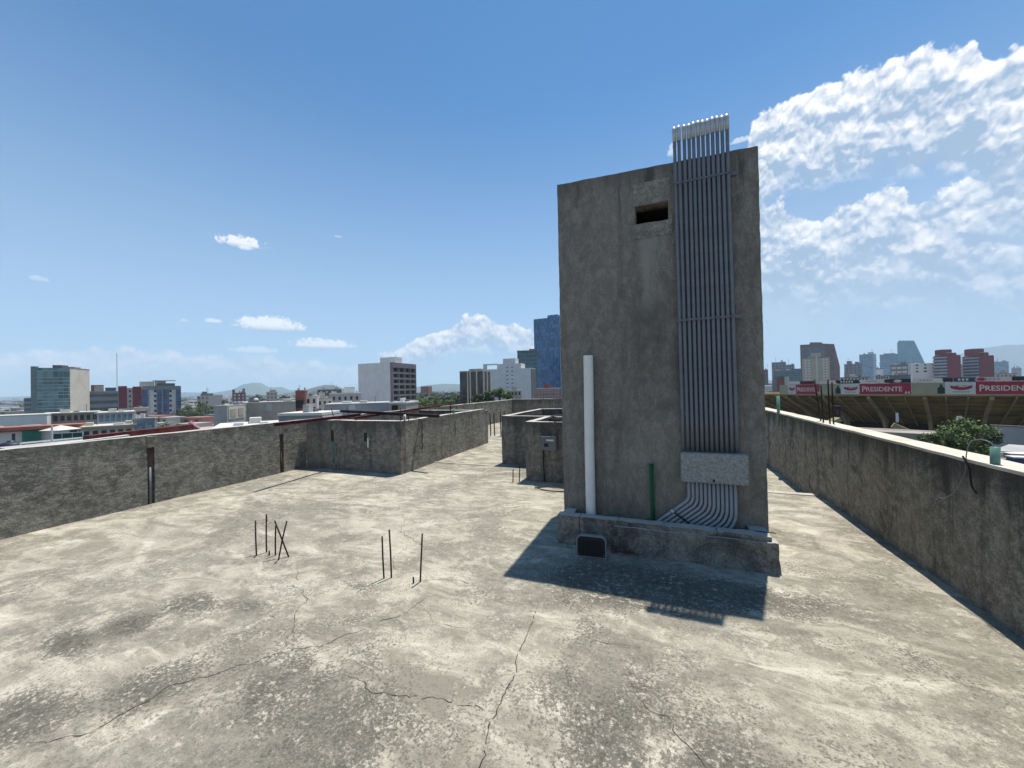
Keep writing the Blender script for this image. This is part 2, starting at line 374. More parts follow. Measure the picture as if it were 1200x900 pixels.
cross = wallseg('parapet_wall', 'short plastered wall of the big light well, facing the camera in shade', M_well,
                [(-7.36, -4.82, 6.12, 6.28, -3.2, 1.045)])
sidew = wallseg('parapet_wall', 'sunlit side wall of the big light well, running away from its corner', M_left,
                [(-4.98, -4.82, 6.285, 10.28, -3.2, 1.04)], f=sidelean)
wallseg('parapet_wall', 'back wall of the big light well beside the row of rusty bars', M_well, [(-7.36, -4.985, 10.285, 10.45, -3.2, 1.0)])
wl = thing('light_well', 'low open concrete enclosure farther from the tower, plain front wall', 'light well', (-3.3, 7.6, 0), 0, 'low open light wells beside the tower')
def well(root, x0, x1, y0, y1, z1, th=.13):
    o = root.location
    for nm, a in (('front_wall', (x0, x1, y0, y0 + th)), ('back_wall', (x0, x1, y1 - th, y1)), ('side_wall', (x0, x0 + th, y0 + th + .002, y1 - th - .002)), ('side_wall', (x1 - th, x1, y0 + th + .002, y1 - th - .002))):
        bm = bmesh.new(); gridbox(bm, a[0] - o.x, a[1] - o.x, a[2] - o.y, a[3] - o.y, -3.2, z1, .09, .006, 2.4)
        obj(nm, bm, M_well, root)
well(wl, -3.3, -1.1, 7.6, 10.33, 1.05)
wl2 = thing('light_well', 'low open concrete enclosure next to the tower with an electrical box on its front', 'light well', (-2.31, 6.38, 0), 0, 'low open light wells beside the tower')
well(wl2, -2.31, -1.1, 6.38, 7.595, 1.045)

# electrical box and cables on the nearer well
eb = thing('electrical_box', 'small grey electrical switch box on the front of the low enclosure', 'electrical box', (-1.86, 6.372, .57))
cb_ = box('cabinet', mat('grey_enamel', (.13, .14, .15), .5), eb, -.14, .14, -.11, 0, .0, .235, bevel=.006)
box('label_plate', M_white, cb_, -.03, .10, -.1135, -.1105, .16, .19)
box('switch_opening', M_black, cb_, -.07, .0, -.1145, -.1105, .06, .12)
bm = bmesh.new(); tube(bm, [(-.115, -.03, -.01), (-.115, -.03, -.3), (-.10, -.03, -.56)], .009, 8); obj('conduit', bm, M_rust, eb, True)
cc = bmesh.new()
for k in range(5):
    r = .17 + .03 * k; P = [(-1.62 + r * 1.15 * math.cos(a) + .02 * math.sin(3 * a + k), 6.62 + r * math.sin(a) * .8, 1.065 + .012 * k + .02 * math.sin(2 * a + k)) for a in [i * math.pi / 16 for i in range(33)]]
    tube(cc, P, .009, 6)
tube(cc, [(-1.75, 6.5, 1.06), (-1.80, 6.33, 1.03), (-1.68, 6.31, .95), (-1.5, 6.33, .92), (-1.35, 6.34, 1.0)], .008, 6)
tag(obj('cable_coil', cc, M_black, None, True), 'black electric cable coiled loosely on top of the low enclosure', 'cable')
cc = bmesh.new()
P = [(-1.55 + .45 * math.cos(a) * (1 + .05 * math.sin(3 * a)), 5.92 + .10 * math.sin(a), .012 + .006 * math.sin(4 * a)) for a in [i * math.pi / 20 for i in range(34)]]
tube(cc, P, .008, 6)
tag(obj('cable_coil', cc, M_black, None, True), 'dark cable loop lying on the floor in front of the low enclosure', 'cable')
bm = bmesh.new(); tube(bm, [(-1.36, 6.345, .0), (-1.355, 6.345, .35), (-1.37, 6.345, .6)], .012, 6); tag(obj('hanging_cable', bm, M_black, None, True), 'thin black cable rising up the front of the low enclosure right of the electrical box', 'cable')

# --- steel beams across the big light well
def beam(p, q, label, m, w=.06, h=.05):
    bm = bmesh.new(); P, Q = Vector(p), Vector(q)
    bar(bm, P, Q, w, .012); bar(bm, P + Vector((0, 0, -h)), Q + Vector((0, 0, -h)), w, .012); bar(bm, P + Vector((0, 0, -h / 2)), Q + Vector((0, 0, -h / 2)), .012, h - .014)
    tag(obj('steel_beam', bm, m), label, 'beam', 'old steel beams laid over the big light well')
beam((-6.33, 4.62, 1.125), (-6.62, 6.95, 1.125), 'maroon steel beam sticking out over the short wall above the floor', M_beam)
beam((-7.65, 7.35, 1.185), (-4.30, 6.70, 1.13), 'dark rusty beam crossing the short wall and the corner of the light well', M_beam2)
beam((-6.05, 6.2, 1.11), (-7.45, 12.6, 1.12), 'long thin maroon beam running away along the far side of the light well', M_beam, .05, .04)
# rebar starters and stubs on walls
def rods(name, label, specs, m=M_rust, r=.007, group=None):
    root = thing(name, label, 'rebar' if m is M_rust else 'pipe', specs[0][0], 0, group); o = Vector(specs[0][0])
    for p, q in specs:
        bm = bmesh.new(); pp, qq = Vector(p) - o, Vector(q) - o
        mid = (pp + qq) / 2 + Vector((random.uniform(-.003, .003), random.uniform(-.003, .003), 0))
        tube(bm, [pp - Vector((0, 0, .03)), mid, qq], r, 8); obj('bar', bm, m, root, True)
    return root
rg = 'bundles of rusty starter bars sticking out of the concrete'
rods('rebar_bundle', 'pair of straight upright rusty bars, the leftmost on the open floor', [((-3.89, 2.63, 0), (-3.93, 2.65, .345)), ((-3.87, 2.72, 0), (-3.865, 2.72, .37)), ((-3.865, 2.722, .35), (-3.835, 2.70, .40))], group=rg)
rods('rebar_bundle', 'rusty bars on the floor with two crossed in an X and a thin one beside', [((-3.71, 2.70, 0), (-3.70, 2.70, .30)), ((-3.58, 2.63, 0), (-3.50, 2.67, .38)), ((-3.53, 2.72, 0), (-3.66, 2.66, .37)), ((-3.76, 2.67, 0), (-3.76, 2.67, .05))], group=rg)
rods('rebar_bundle', 'two upright rusty bars standing almost touching in the middle of the floor', [((-2.325, 2.69, 0), (-2.33, 2.68, .37)), ((-2.27, 2.72, 0), (-2.285, 2.72, .42))], group=rg)
rods('rebar_bundle', 'single tall rusty bar with a tiny stub at its foot, nearest the tower', [((-1.99, 2.75, 0), (-1.965, 2.76, .41)), ((-2.03, 2.71, 0), (-2.03, 2.71, .05))], group=rg)
rods('rebar_bundle', 'two short rusty bars by the foot of the low enclosure', [((-2.50, 6.20, 0), (-2.49, 6.2, .23)), ((-2.40, 6.26, 0), (-2.38, 6.26, .36))], group=rg, r=.009)
rods('rebar_bundle', 'row of tall bars seen in the gap between light well and enclosure', [((-5.63, 12.0, 0), (-5.64, 12.0, .8)), ((-5.50, 12.05, 0), (-5.52, 12.05, .82)), ((-5.24, 12.0, 0), (-5.25, 12.0, .82)), ((-5.18, 12.1, 0), (-5.14, 12.1, .85))], group=rg, r=.02)
rods('rebar_bundle', 'three tall rusty bars rising from the top of the right parapet', [((2.16, 6.95, 1.05), (2.10, 6.98, 1.68)), ((2.14, 6.80, 1.05), (2.12, 6.80, 1.60)), ((2.17, 6.66, 1.05), (2.16, 6.66, 1.68)), ((2.19, 6.60, 1.05), (2.185, 6.60, 1.64))], group=rg, r=.010)
rods('rebar_bundle', 'short rusty bars standing on the corner of the big light well', [((-4.88, 6.2, 1.04), (-4.88, 6.2, 1.30)), ((-4.84, 6.4, 1.04), (-4.84, 6.4, 1.17)), ((-4.80, 6.22, 1.04), (-4.80, 6.22, 1.15))], group=rg, r=.008)
rods('rebar_bundle', 'two thin rusty bars standing on the left parapet before the grey shed', [((-7.5, 7.0, 1.04), (-7.58, 7.0, 1.26)), ((-7.5, 7.5, 1.04), (-7.60, 7.5, 1.24))], group=rg, r=.009)
rods('rebar_bundle', 'three thin bars standing on the back end of the sunlit light well wall', [((-5.0, 8.3, 1.04), (-5.0, 8.3, 1.34)), ((-7.46, 13.5, 1.04), (-7.46, 13.5, 1.38)), ((-7.46, 13.9, 1.04), (-7.46, 13.9, 1.30))], group=rg, r=.012)
def stub(label, p, q, r, m, seg=14):
    bm = bmesh.new(); tube(bm, [p, q], r, seg); tag(obj('pipe_stub', bm, m, None, True), label, 'pipe', 'pipe stubs set in the parapet walls')
stub('thick pale green pipe stub on the right parapet, a wire coming out of it', (2.10, 3.66, .99), (2.10, 3.65, 1.175), .024, M_green2)
stub('slim pale green pipe set upright in the right parapet beside the tower', (2.055, 8.78, .86), (2.055, 8.77, 1.39), .026, M_green2)
stub('pale green pipe set in the short wall of the big light well', (-6.575, 6.115, .14), (-6.595, 6.115, .58), .020, M_green2)
stub('second slimmer pale pipe in the short wall, close beside its twin', (-6.50, 6.112, .30), (-6.51, 6.112, .56), .016, M_galv)
stub('white pipe end showing in the middle of the short wall', (-5.63, 6.11, .50), (-5.63, 6.11, .70), .016, M_pvc)
stub('white pipe stub standing on the corner of the light well wall', (-4.87, 6.32, 1.03), (-4.87, 6.32, 1.16), .022, M_pvc)
stub('pale green pipe stub on top of the sunlit light well wall', (-4.98, 8.42, 1.0), (-4.98, 8.42, 1.16), .026, M_green2)
for (x, z0, z1, lab) in ((-6.60, .60, .83, 'brown recess'), (-5.70, .62, .80, 'dark recess')):
    bm = bmesh.new(); bx(bm, x - .03, x + .03, 6.108, 6.12, z0, z1); obj('recess_patch', bm, M_beam2 if x < -6 else M_black, cross)
bm = bmesh.new(); gridbox(bm, -6.64, -6.50, 6.085, 6.12, 0, .12, .03, .012, 9); obj('mortar_lump', bm, M_well, cross)
# long patched repairs on the sunlit wall
for y, z0, z1 in ((6.87, .38, 1.0), (8.36, .5, .85)):
    bm = bmesh.new(); P = [(sx(y) + .004, y + .012 * math.sin(z * 31) + .01 * math.sin(z * 57), z) for z in [z0 + (z1 - z0) * i / 20 for i in range(21)]]
    tube(bm, P, .008, 6); obj('open_groove', bm, M_black, sidew)
# wire hanging from the green stub
bm = bmesh.new()
P0 = [Vector(q) for q in ((2.10, 3.65, 1.15), (2.09, 3.67, 1.20), (2.07, 3.73, 1.215), (2.05, 3.79, 1.185), (2.045, 3.82, 1.09), (2.045, 3.83, .98), (2.035, 3.85, .90), (2.02, 3.90, .80), (2.0, 3.97, .73), (1.985, 4.01, .72))]
def smooth(P, n=6):
    o = []
    for i in range(len(P) - 1):
        a, b, c, d = P[max(i - 1, 0)], P[i], P[i + 1], P[min(i + 2, len(P) - 1)]
        for k in range(n):
            t = k / n; o.append(.5 * ((2 * b) + (c - a) * t + (2 * a - 5 * b + 4 * c - d) * t * t + (3 * b - a - 3 * c + d) * t ** 3))
    return o + [P[-1]]
tube(bm, smooth(P0), .0035, 6)
tag(obj('wire', bm, M_galv, None, True), 'thin bare wire looping out of the green pipe and down the right parapet', 'wire')
bm = bmesh.new(); tube(bm, smooth([Vector(q) for q in ((2.03, 3.83, 1.08), (2.045, 3.80, 1.0), (2.04, 3.77, .88), (2.05, 3.74, .83))]), .006, 6)
tag(obj('wire', bm, M_black, None, True), 'short black wire lying against the top of the right parapet', 'wire')
bm = bmesh.new(); tube(bm, smooth([Vector(q) for q in ((1.68, 7.46, -.138), (1.58, 7.10, -.138), (1.62, 7.0, -.135), (1.60, 6.86, -.02))], 4), .010, 6)
tag(obj('cord', bm, M_white, None, True), 'white bent cord lying on the lower floor behind the tower', 'cord')

# ================================================================== THE TOWER
TX0, TX1, TY0, TY1, TH = -1.075, .88, 4.2, 5.75, 3.95
tw = thing('stair_tower', 'tall narrow grey plastered tower block with a small dark opening near its top', 'tower', (TX0, TY0, 0))
def tf(p):
    wz = p.z + (-.055 * (p.x / (TX1 - TX0)) if p.z > 3.6 else 0)
    return Vector((p.x, p.y, wz))
W, Dp = TX1 - TX0, TY1 - TY0
hx0, hx1, hz0, hz1 = -.235 - TX0, .085 - TX0, 3.345, 3.53
bm = bmesh.new()
c = .05
for a in ((0, hx0, 0, .15, -.1, TH), (hx1, W, 0, .15, -.1, TH), (hx0, hx1, 0, .15, -.1, hz0), (hx0, hx1, 0, .15, hz1, TH)): gridbox(bm, *a, cell=.035, amp=.0042, fr=7.0, f=tf)
bmesh.ops.remove_doubles(bm, verts=bm.verts, dist=.0005)
obj('front_wall', bm, M_tower, tw)
for nm, a in (('side_wall', (0, .15, .152, Dp - .152, -.3, TH)), ('side_wall', (W - .15, W, .152, Dp - .152, -.3, TH)), ('back_wall', (0, W, Dp - .15, Dp, -.3, TH))):
    bm = bmesh.new(); gridbox(bm, *a, cell=.08, amp=.007, fr=2.2, f=tf); obj(nm, bm, M_tower, tw)
bm = bmesh.new(); gridbox(bm, .155, W - .155, .155, Dp - .155, TH - .30, TH - .14, .1, .004, 2, f=tf); obj('roof_slab', bm, M_tower, tw)
# plaster patch framing the opening
bm = bmesh.new()
gridbox(bm, hx0 - .02, hx1 + .02, -.008, .0, hz1 + .004, hz1 + .24, .04, .005, 7); gridbox(bm, hx0 - .03, hx1 + .03, -.008, .0, hz0 - .16, hz0 - .004, .04, .005, 7)
obj('plaster_patch', bm, concrete_mat('plaster_patch', (.225, .202, .17), (.165, .148, .124), (.11, .098, .083), .006, 24, .2, (1, 1, 1), 9, 0), tw)

# vertical conduits
nC = 12
xt = [.157, .198, .247, .290, .330, .372, .413, .455, .497, .538, .580, .622]
g1 = 'steel conduits running up the tower front'
for i, x in enumerate(xt):
    yc = TY0 - .050; top = 4.245 + .004 * math.sin(i * 1.7); xb = x + (.02 + .004 * i if True else 0)
    x_low = .165 + .0425 * i
    P = [(x_low, yc, .99), (x_low, yc, 1.3), (x_low + (x - x_low) * .5, yc, 2.6), (x, yc, 3.6), (x, yc, top - .10), (x, yc, top - .04), (x, yc + .012, top - .012), (x, yc + .035, top), (x, yc + .075, top + .003)]
    t_ = thing('conduit', 'one of twelve parallel steel conduits rising up the tower front above its top', 'conduit', (x_low, yc, .99), 0, g1)
    bm = bmesh.new(); tube(bm, [Vector(p) - Vector((x_low, yc, .99)) for p in P], .0162, 10); obj('tube', bm, M_galv, t_, True)
    bm = bmesh.new(); o = Vector((x - x_low, 0, top - .99))
    tube(bm, [o + Vector(v) for v in ((0, 0, -.16), (0, 0, -.04), (0, .014, -.012), (0, .037, 0), (0, .085, .003))], .0195, 10); obj('elbow', bm, mat('weathered_zinc', (.42, .43, .43), .5, .3, .15, 10), t_, True)
# support channels
for z, x0, x1, lab in ((3.665, .14, .70, 'upper steel channel clamping the conduits to the tower'), (2.29, .13, .71, 'lower steel channel clamping the conduits to the tower')):
    t_ = thing('support_channel', lab, 'bracket', (x0, TY0, z), 0, 'channels holding the conduits')
    L = x1 - x0
    ch_ = box('channel', mat('dull_steel_channel', (.16, .17, .18), .6, .5, .2, 10), t_, 0, L, -.034, -.004, -.016, .016)
    for i in range(nC):
        xc = .165 + .0425 * i if z < 3 else xt[i]
        bm = bmesh.new(); bx(bm, xc - x0 - .020, xc - x0 + .020, -.070, -.0655, -.010, .010); bx(bm, xc - x0 - .003, xc - x0 + .003, -.078, -.0705, -.004, .004)
        obj('clamp', bm, _mc['dull_steel_channel'], ch_)
# pull box
jb = thing('pull_box', 'wide speckled galvanised pull box on the tower between the straight and the bent conduits', 'electrical box', (.135, TY0, .70))
box('cover', mat('speckled_zinc', (.28, .28, .265), .75, .1, .28, 38, .002, 80), jb, 0, .575, -.135, -.004, .0, .285, bevel=.006)
bm = bmesh.new(); tube(bm, [(.285, -.142, .028), (.285, -.132, .028)], .011, 12); tube(bm, [(.285, -.142, .018), (.285, -.142, .045)], .005, 6); obj('latch', bm, M_black, jb)
# bent conduits below the box
for i in range(nC):
    x = .205 + .0365 * i; yc = TY0 - .065; zb = .56 - .013 * i; P = [(x, yc, .705), (x, yc, zb + .02)]
    r = .10 + .012 * i; th = R(50)
    for k in range(1, 9):
        a = th * k / 8; P.append((x - r * (1 - math.cos(a)), yc, zb - r * math.sin(a)))
    e = P[-1]; Lr = (e[2] - .03) / math.cos(th); P.append((e[0] - Lr * math.sin(th) * .5, yc, e[2] - Lr * math.cos(th) * .5)); P.append((e[0] - Lr * math.sin(th), yc, .03))
    bm = bmesh.new(); tube(bm, [Vector(p) - Vector((x, yc, .7)) for p in P], .0152, 10)
    o = obj('bent_conduit', bm, M_pvcgrey, None, True, (x, yc, .7)); tag(o, 'one of twelve grey conduits curving down and left from under the pull box', 'conduit', 'bent conduits below the pull box')
bm = bmesh.new(); tube(bm, [(.065, TY0 - .105, .385), (.30, TY0 - .105, .215)], .008, 8); o = obj('clamp_rod', bm, M_black); tag(o, 'short black threaded rod lying across the bent conduits', 'rod')
bm = bmesh.new(); tube(bm, [(0, 0, 0), (-.028, 0, .02)], .010, 8); oo = obj('rod_end', bm, M_white, o); oo.location = (.064, TY0 - .105, .3857)
# white pvc pipe and green conduit
bm = bmesh.new(); tube(bm, [(0, 0, -.02), (.002, 0, 1.0), (.012, 0, 1.985)], .052, 24, cap=False); tube(bm, [(.012, 0, 1.985), (.002, 0, 1.0), (0, 0, -.02)], .047, 24, cap=False)
bmesh.ops.remove_doubles(bm, verts=bm.verts, dist=.00001)
tag(obj('drain_pipe', bm, M_pvc, None, True, (-.765, TY0 - .07, 0)), 'thick white plastic pipe standing upright against the tower front', 'pipe')
bm = bmesh.new(); P = []
tube(bm, smooth([Vector(q) for q in ((.11, -.02, .02), (.07, -.01, .08), (.02, 0, .17), (.005, 0, .30), (0, 0, .55), (-.004, 0, .84))]), .0125, 10)
tube(bm, [(.02, 0, .12), (.018, 0, .84)], .0095, 8)
tag(obj('green_conduit', bm, M_green, None, True, (-.145, TY0 - .03, 0)), 'slim green plastic conduits standing against the tower behind the block kerb', 'pipe')

# block kerb
kb = thing('block_kerb', 'low kerb of rough concrete blocks along the foot of the tower', 'kerb', (-1.08, 3.92, 0))
xs = [0, .235, .62, 1.05, 1.50, 1.93]
for i, (a, b) in enumerate(zip(xs, xs[1:])):
    bm = bmesh.new(); s = .10 if i < 2 else .0
    gridbox(bm, a + .005, b - .005, 0, .12, (.115 if i < 2 else .0), .30, .03, .006, 9)
    obj('block', bm, M_block, kb)
    if i < 2:
        bm = bmesh.new(); gridbox(bm, a + .001, b - .001, .004, .118, -.02, .112, .03, .006, 9); obj('block', bm, M_block, kb)
bm = bmesh.new()
gridbox(bm, .585, 1.975, -.022, -.002, -.02, .255, .03, .013, 6, f=lambda p: Vector((p.x, p.y - .035 * max(0, (.15 - p.z)) / .15 * (p.x / 1.97), p.z + .02 * (1 if p.z < .2 else 0) * 0)))
gridbox(bm, 1.932, 1.975, 0, .12, -.02, .255, .03, .008, 6)
obj('mortar_facing', bm, M_block, kb)
bm = bmesh.new()
for x in (.235, .62, 1.05, 1.50): gridbox(bm, x - .007, x + .007, .012, .11, .0, .288, .03, .003, 9)
obj('mortar_joint', bm, M_tower, kb)
for x0, x1 in ((.03, .15), (1.78, 1.93)):
    bm = bmesh.new(); gridbox(bm, x0, x1, .125, .275, -.02, .295, .03, .005, 9); obj('block', bm, M_block, kb)
bm = bmesh.new(); tube(bm, [(1.80, .12, .30), (1.98, .11, .303)], .004, 6); obj('tie_wire', bm, M_rust, kb)

# floodlight on the floor
fl = thing('floodlight', 'small grey floodlight with a black finned front leaning on the block kerb', 'lamp', (-.69, 3.70, .0)); fl.rotation_euler = (R(-12), 0, R(4))
def rrect(w, h0, h1, r, n=6):
    P = [(-w / 2, h0), (w / 2, h0)]
    P += [(w / 2 - r + r * math.cos(a), h1 - r + r * math.sin(a)) for a in [math.pi / 2 * k / n for k in range(n + 1)]]
    P += [(-w / 2 + r - r * math.sin(a), h1 - r + r * math.cos(a)) for a in [math.pi / 2 * k / n for k in range(n + 1)]]
    return P
def extr(name, P, y0, y1, m, parent):
    bm = bmesh.new(); A = [bm.verts.new((x, y0, z)) for x, z in P]; B = [bm.verts.new((x, y1, z)) for x, z in P]
    bm.faces.new(A); bm.faces.new(B[::-1])
    for i in range(len(P)): bm.faces.new((A[i], A[(i + 1) % len(P)], B[(i + 1) % len(P)], B[i]))
    return obj(name, bm, m, parent)
extr('housing', rrect(.285, .0, .198, .05), -.02, .085, mat('grey_cast_housing', (.26, .25, .24), .6, 0, .1, 10), fl)
fr_ = extr('front', rrect(.262, .010, .186, .042), -.030, -.021, M_black, fl)
for k in range(15):
    x = -.112 + k * .016; box('fin', M_black, fr_, x - .0025, x + .0025, -.044, -.0305, .022, .162)
for sx, sz in ((-.112, .135), (.112, .135), (-.118, .03), (.118, .03)):
    bm = bmesh.new(); tube(bm, [(sx, -.036, sz), (sx, -.0305, sz)], .005, 8); obj('screw', bm, M_galv, fr_)
# reddish plant debris beside it
rnd = random.Random(3); bm = bmesh.new()
for k in range(260):
    x = -.52 + rnd.random() ** 1.4 * .30; y = 3.885 - rnd.random() * .06; z = rnd.random() ** 1.6 * .11 * (1 - (x + .52) / .4); l = .012 + .012 * rnd.random()
    d = Vector((rnd.uniform(-1, 1), rnd.uniform(-1, 1), rnd.uniform(-.4, 1))).normalized() * l; e = Vector((rnd.uniform(-1, 1), rnd.uniform(-1, 1), rnd.uniform(-1, 1))).normalized() * .004
    p = Vector((x, y, z)); bm.faces.new([bm.verts.new(q) for q in (p, p + d + e, p + d * 1.3, p + d - e)])
tag(obj('dry_plant_debris', bm, mat('red_dry_weed', (.14, .035, .03), .9, 0, .4, 30)), None, None, None, 'stuff')
#@@CITY
# ================================================================== THE CITY
GZ = -20.0
def hray(px):
    d = ray(px, 455); v = Vector((d.x, d.y)); return v.normalized()
def hit(P, d, px):                 # s with P + s d on the sight line through column px
    r = hray(px); den = d.x * r.y - d.y * r.x
    return -(P.x * r.y - P.y * r.x) / den
class B:
    def __init__(s, name, label, cat, pl, pc, pr, yt, D, t=0, depth=None, zb=GZ, group=None):
        P3 = far(pc, yt, D); P = Vector((P3.x, P3.y)); v = P.normalized(); rp = Vector((v.y, -v.x)); t = R(t)
        ex = rp * math.cos(t) - v * math.sin(t); ey = v * math.cos(t) + rp * math.sin(t)
        if t >= 0:
            s.W = -hit(P, ex, pl); s.D = hit(P, ey, pr) if pr > pc else (depth or s.W * .8); O = P - ex * s.W
        else:
            s.W = hit(P, ex, pr); s.D = hit(P, ey, pl) if pl < pc else (depth or s.W * .8); O = P
        if depth: s.D = depth
        s.H = P3.z - zb; s.t = t
        s.root = thing(name, label, cat, (O.x, O.y, zb), math.atan2(ex.y, ex.x), group)
        s.O, s.ex, s.ey = O, ex, ey
    def fx(s, px): return hit(s.O, s.ex, px)                    # local x on the front face for a picture column
    def sy(s, px, x=None): return hit(s.O + s.ex * (s.W if x is None else x), s.ey, px)
    def z(s, py, px, x=None):                                  # local z of a row on the front face
        x = s.fx(px) if x is None else x; q = s.O + s.ex * x; r = ray(px, py); k = Vector((q.x, q.y)).length / math.hypot(r.x, r.y)
        return 1.65 + r.z * k - s.root.location.z
    def box(s, name, m, x0, x1, y0, y1, z0, z1): return box(name, m, s.root, x0, x1, y0, y1, z0, z1)
    def body(s, m, roofm=None, name='wall'):
        s.box(name, m, 0, s.W, 0, s.D, 0, s.H - .25)
        s.box('roof', roofm or M_grey, -.08, s.W + .08, -.08, s.D + .08, s.H - .247, s.H)
    def wins(s, face, cols, rows, z1, dz, h, m=None, x0=None, x1=None, wf=.55, name='window', proud=.05):
        """rows of separate windows; z1 = head of the top row"""
        L = s.W if face == 'f' else s.D; x0 = .04 * L if x0 is None else x0; x1 = .96 * L if x1 is None else x1
        st = (x1 - x0) / cols; w = st * wf; bm = bmesh.new()
        if face == 'f': bx(bm, 0, w, -proud, .1, 0, h)
        else: bx(bm, -.1, proud, 0, w, 0, h)
        first = None
        for i in range(cols):
            for j in range(rows):
                p = x0 + st * i + (st - w) / 2; z = z1 - dz * j - h
                if z < .5: continue
                if first is None: o = first = obj(name, bm, m or M_glass, s.root)
                else: o = bpy.data.objects.new(name, first.data); COL.objects.link(o); o.parent = s.root
                o.location = (p, 0, z) if face == 'f' else ((s.W if face == 'r' else 0), p, z)
                if face == 'l': o.scale = (-1, 1, 1)
        if first is None: bm.free()
    def bands(s, face, n, z1, dz, h, m, x0=None, x1=None, name='window_band', proud=.06):
        L = s.W if face == 'f' else s.D; x0 = .02 * L if x0 is None else x0; x1 = .98 * L if x1 is None else x1
        for j in range(n):
            z = z1 - dz * j
            if z - h < .3: break
            if face == 'f': s.box(name, m, x0, x1, -proud, .1, z - h, z)
            elif face == 'r': s.box(name, m, s.W - .1, s.W + proud, x0, x1, z - h, z)
            else: s.box(name, m, -proud, .1, x0, x1, z - h, z)

_cr = random.Random(42)
def clutter(b, D):
    s = max(.5, D / 260)
    for k in range(_cr.randint(2, 3)):
        w = _cr.uniform(.08, .22) * b.W; x = _cr.uniform(.02, .95 - w / b.W) * b.W; y = _cr.uniform(.1, .45) * b.D; hh = _cr.uniform(.5, 1.5) * s
        b.box('plant_room', _cr.choice((M_grey, M_dgrey, M_cream, M_white)), x, x + w, y + k * .01, y + b.D * .2, b.H + .003 + k * .002, b.H + hh)
    x = _cr.uniform(.1, .9) * b.W; bm = bmesh.new(); q = _cr.uniform(2, 4.5) * s; tube(bm, [(x, b.D * .55, b.H), (x, b.D * .55, b.H + q)], .05 * s + .02, 4)
    tube(bm, [(x - q * .18, b.D * .55, b.H + q * .8), (x + q * .18, b.D * .55, b.H + q * .8)], .03 * s + .01, 4); obj('aerial', bm, M_dgrey, b.root)
G_blue = facade_mat('blue_glass_curtain', (.04, .14, .30), (.04, .05, .085), 1.5, 3.4, .10, .12, .45, .2)
G_green = facade_mat('green_glass_curtain', (.085, .155, .155), (.16, .26, .25), 1.6, 3.0, .05, .14, .6, .15)
G_dgreen = facade_mat('dark_green_glass', (.02, .07, .08), (.05, .12, .13), 3, 3.2, .06, .2, .4, .15)
G_brown = facade_mat('bronze_glass', (.045, .035, .025), (.03, .022, .016), 1.4, 3.2, .12, .12, .5, .15)
G_pale = facade_mat('pale_blue_glass', (.10, .20, .27), (.22, .30, .35), 3, 3.5, .08, .2, .3, .2)
G_sail = facade_mat('sail_glass', (.13, .27, .33), (.20, .34, .40), 3, 4, .08, .12, .12, .15)
G_apt = facade_mat('blue_apartment_glass', (.03, .07, .15), (.10, .16, .24), 2.2, 1.5, .1, .16, .6, .2)
M_purp = mat('grey_purple_render', (.20, .17, .18), .9, 0, .15, .1)
M_brown = mat('brown_stone', (.17, .075, .055), .85, 0, .15, .1)
M_band = mat('dark_band_glass', (.05, .07, .08), .25, 0, .3, .1, spec=.5)
M_bgrey = mat('blue_grey_render', (.20, .22, .23), .85, 0, .12, .2)

# --- left skyline
b = B('office_building', 'green glass office block with a blank cream side wall, leftmost of the tall buildings', 'building', 37, 82, 105, 431, 165, 27)
b.body(M_cream, M_dgrey)
b.box('glass_facade', G_green, .14 * b.W, b.W - .05, -.25, 0, 0, b.H - .1)
b.box('corner_pier', mat('green_grey_panel', (.13, .17, .17), .5), -.1, .139 * b.W, -.3, 1, 0, b.H + .6)
b.bands('f', 9, b.H - 5.5, 2.95, .32, mat('pale_green_slab_edge', (.26, .36, .34), .6), .145 * b.W, b.W, 'floor_edge', .45)
b.box('plant_room', M_dgrey, .45 * b.W, .7 * b.W, 2, 6, b.H + .002, b.H + 1.3); b.box('plant_room', M_grey, .8 * b.W, 1.0 * b.W, 3, 7, b.H + .002, b.H + .6)
b = B('office_building', 'small dark glass block half hidden behind the left end of the green glass office', 'building', 28, 37, 37, 466, 260); b.body(M_bgrey); b.wins('f', 4, 4, b.H - .8, 3.2, 1.7, wf=.7)
b = B('office_building', 'low grey office block with long dark window bands beside the cream wall', 'building', 93, 139, 139, 458, 190, 0, 16)
b.body(M_bgrey); b.bands('f', 7, b.H - 1.4, 3.3, 1.5, M_band)
b.box('penthouse', M_brick, b.fx(106), b.fx(121), 4, 10, b.H + .002, b.z(451, 112)); b.box('penthouse', M_tan, b.fx(110), b.fx(121), 3.6, 4, b.H + .002, b.z(452, 112)); b.box('water_tank', mat('dark_blue_tank', (.05, .08, .13), .6), b.fx(123), b.fx(136), 5, 9, b.H + .002, b.z(454, 130))
b = B('apartment_building', 'white and blue apartment block with deep red end panels and a cluttered flat roof', 'building', 138.5, 212, 212, 455, 235, 0, 18)
b.box('wall', M_white, 0, b.W, 0, b.D, 0, b.H - .3); b.box('roof', M_grey, -.1, b.W + .1, -.1, b.D + .1, b.H - .297, b.H)
hr = b.H - .4
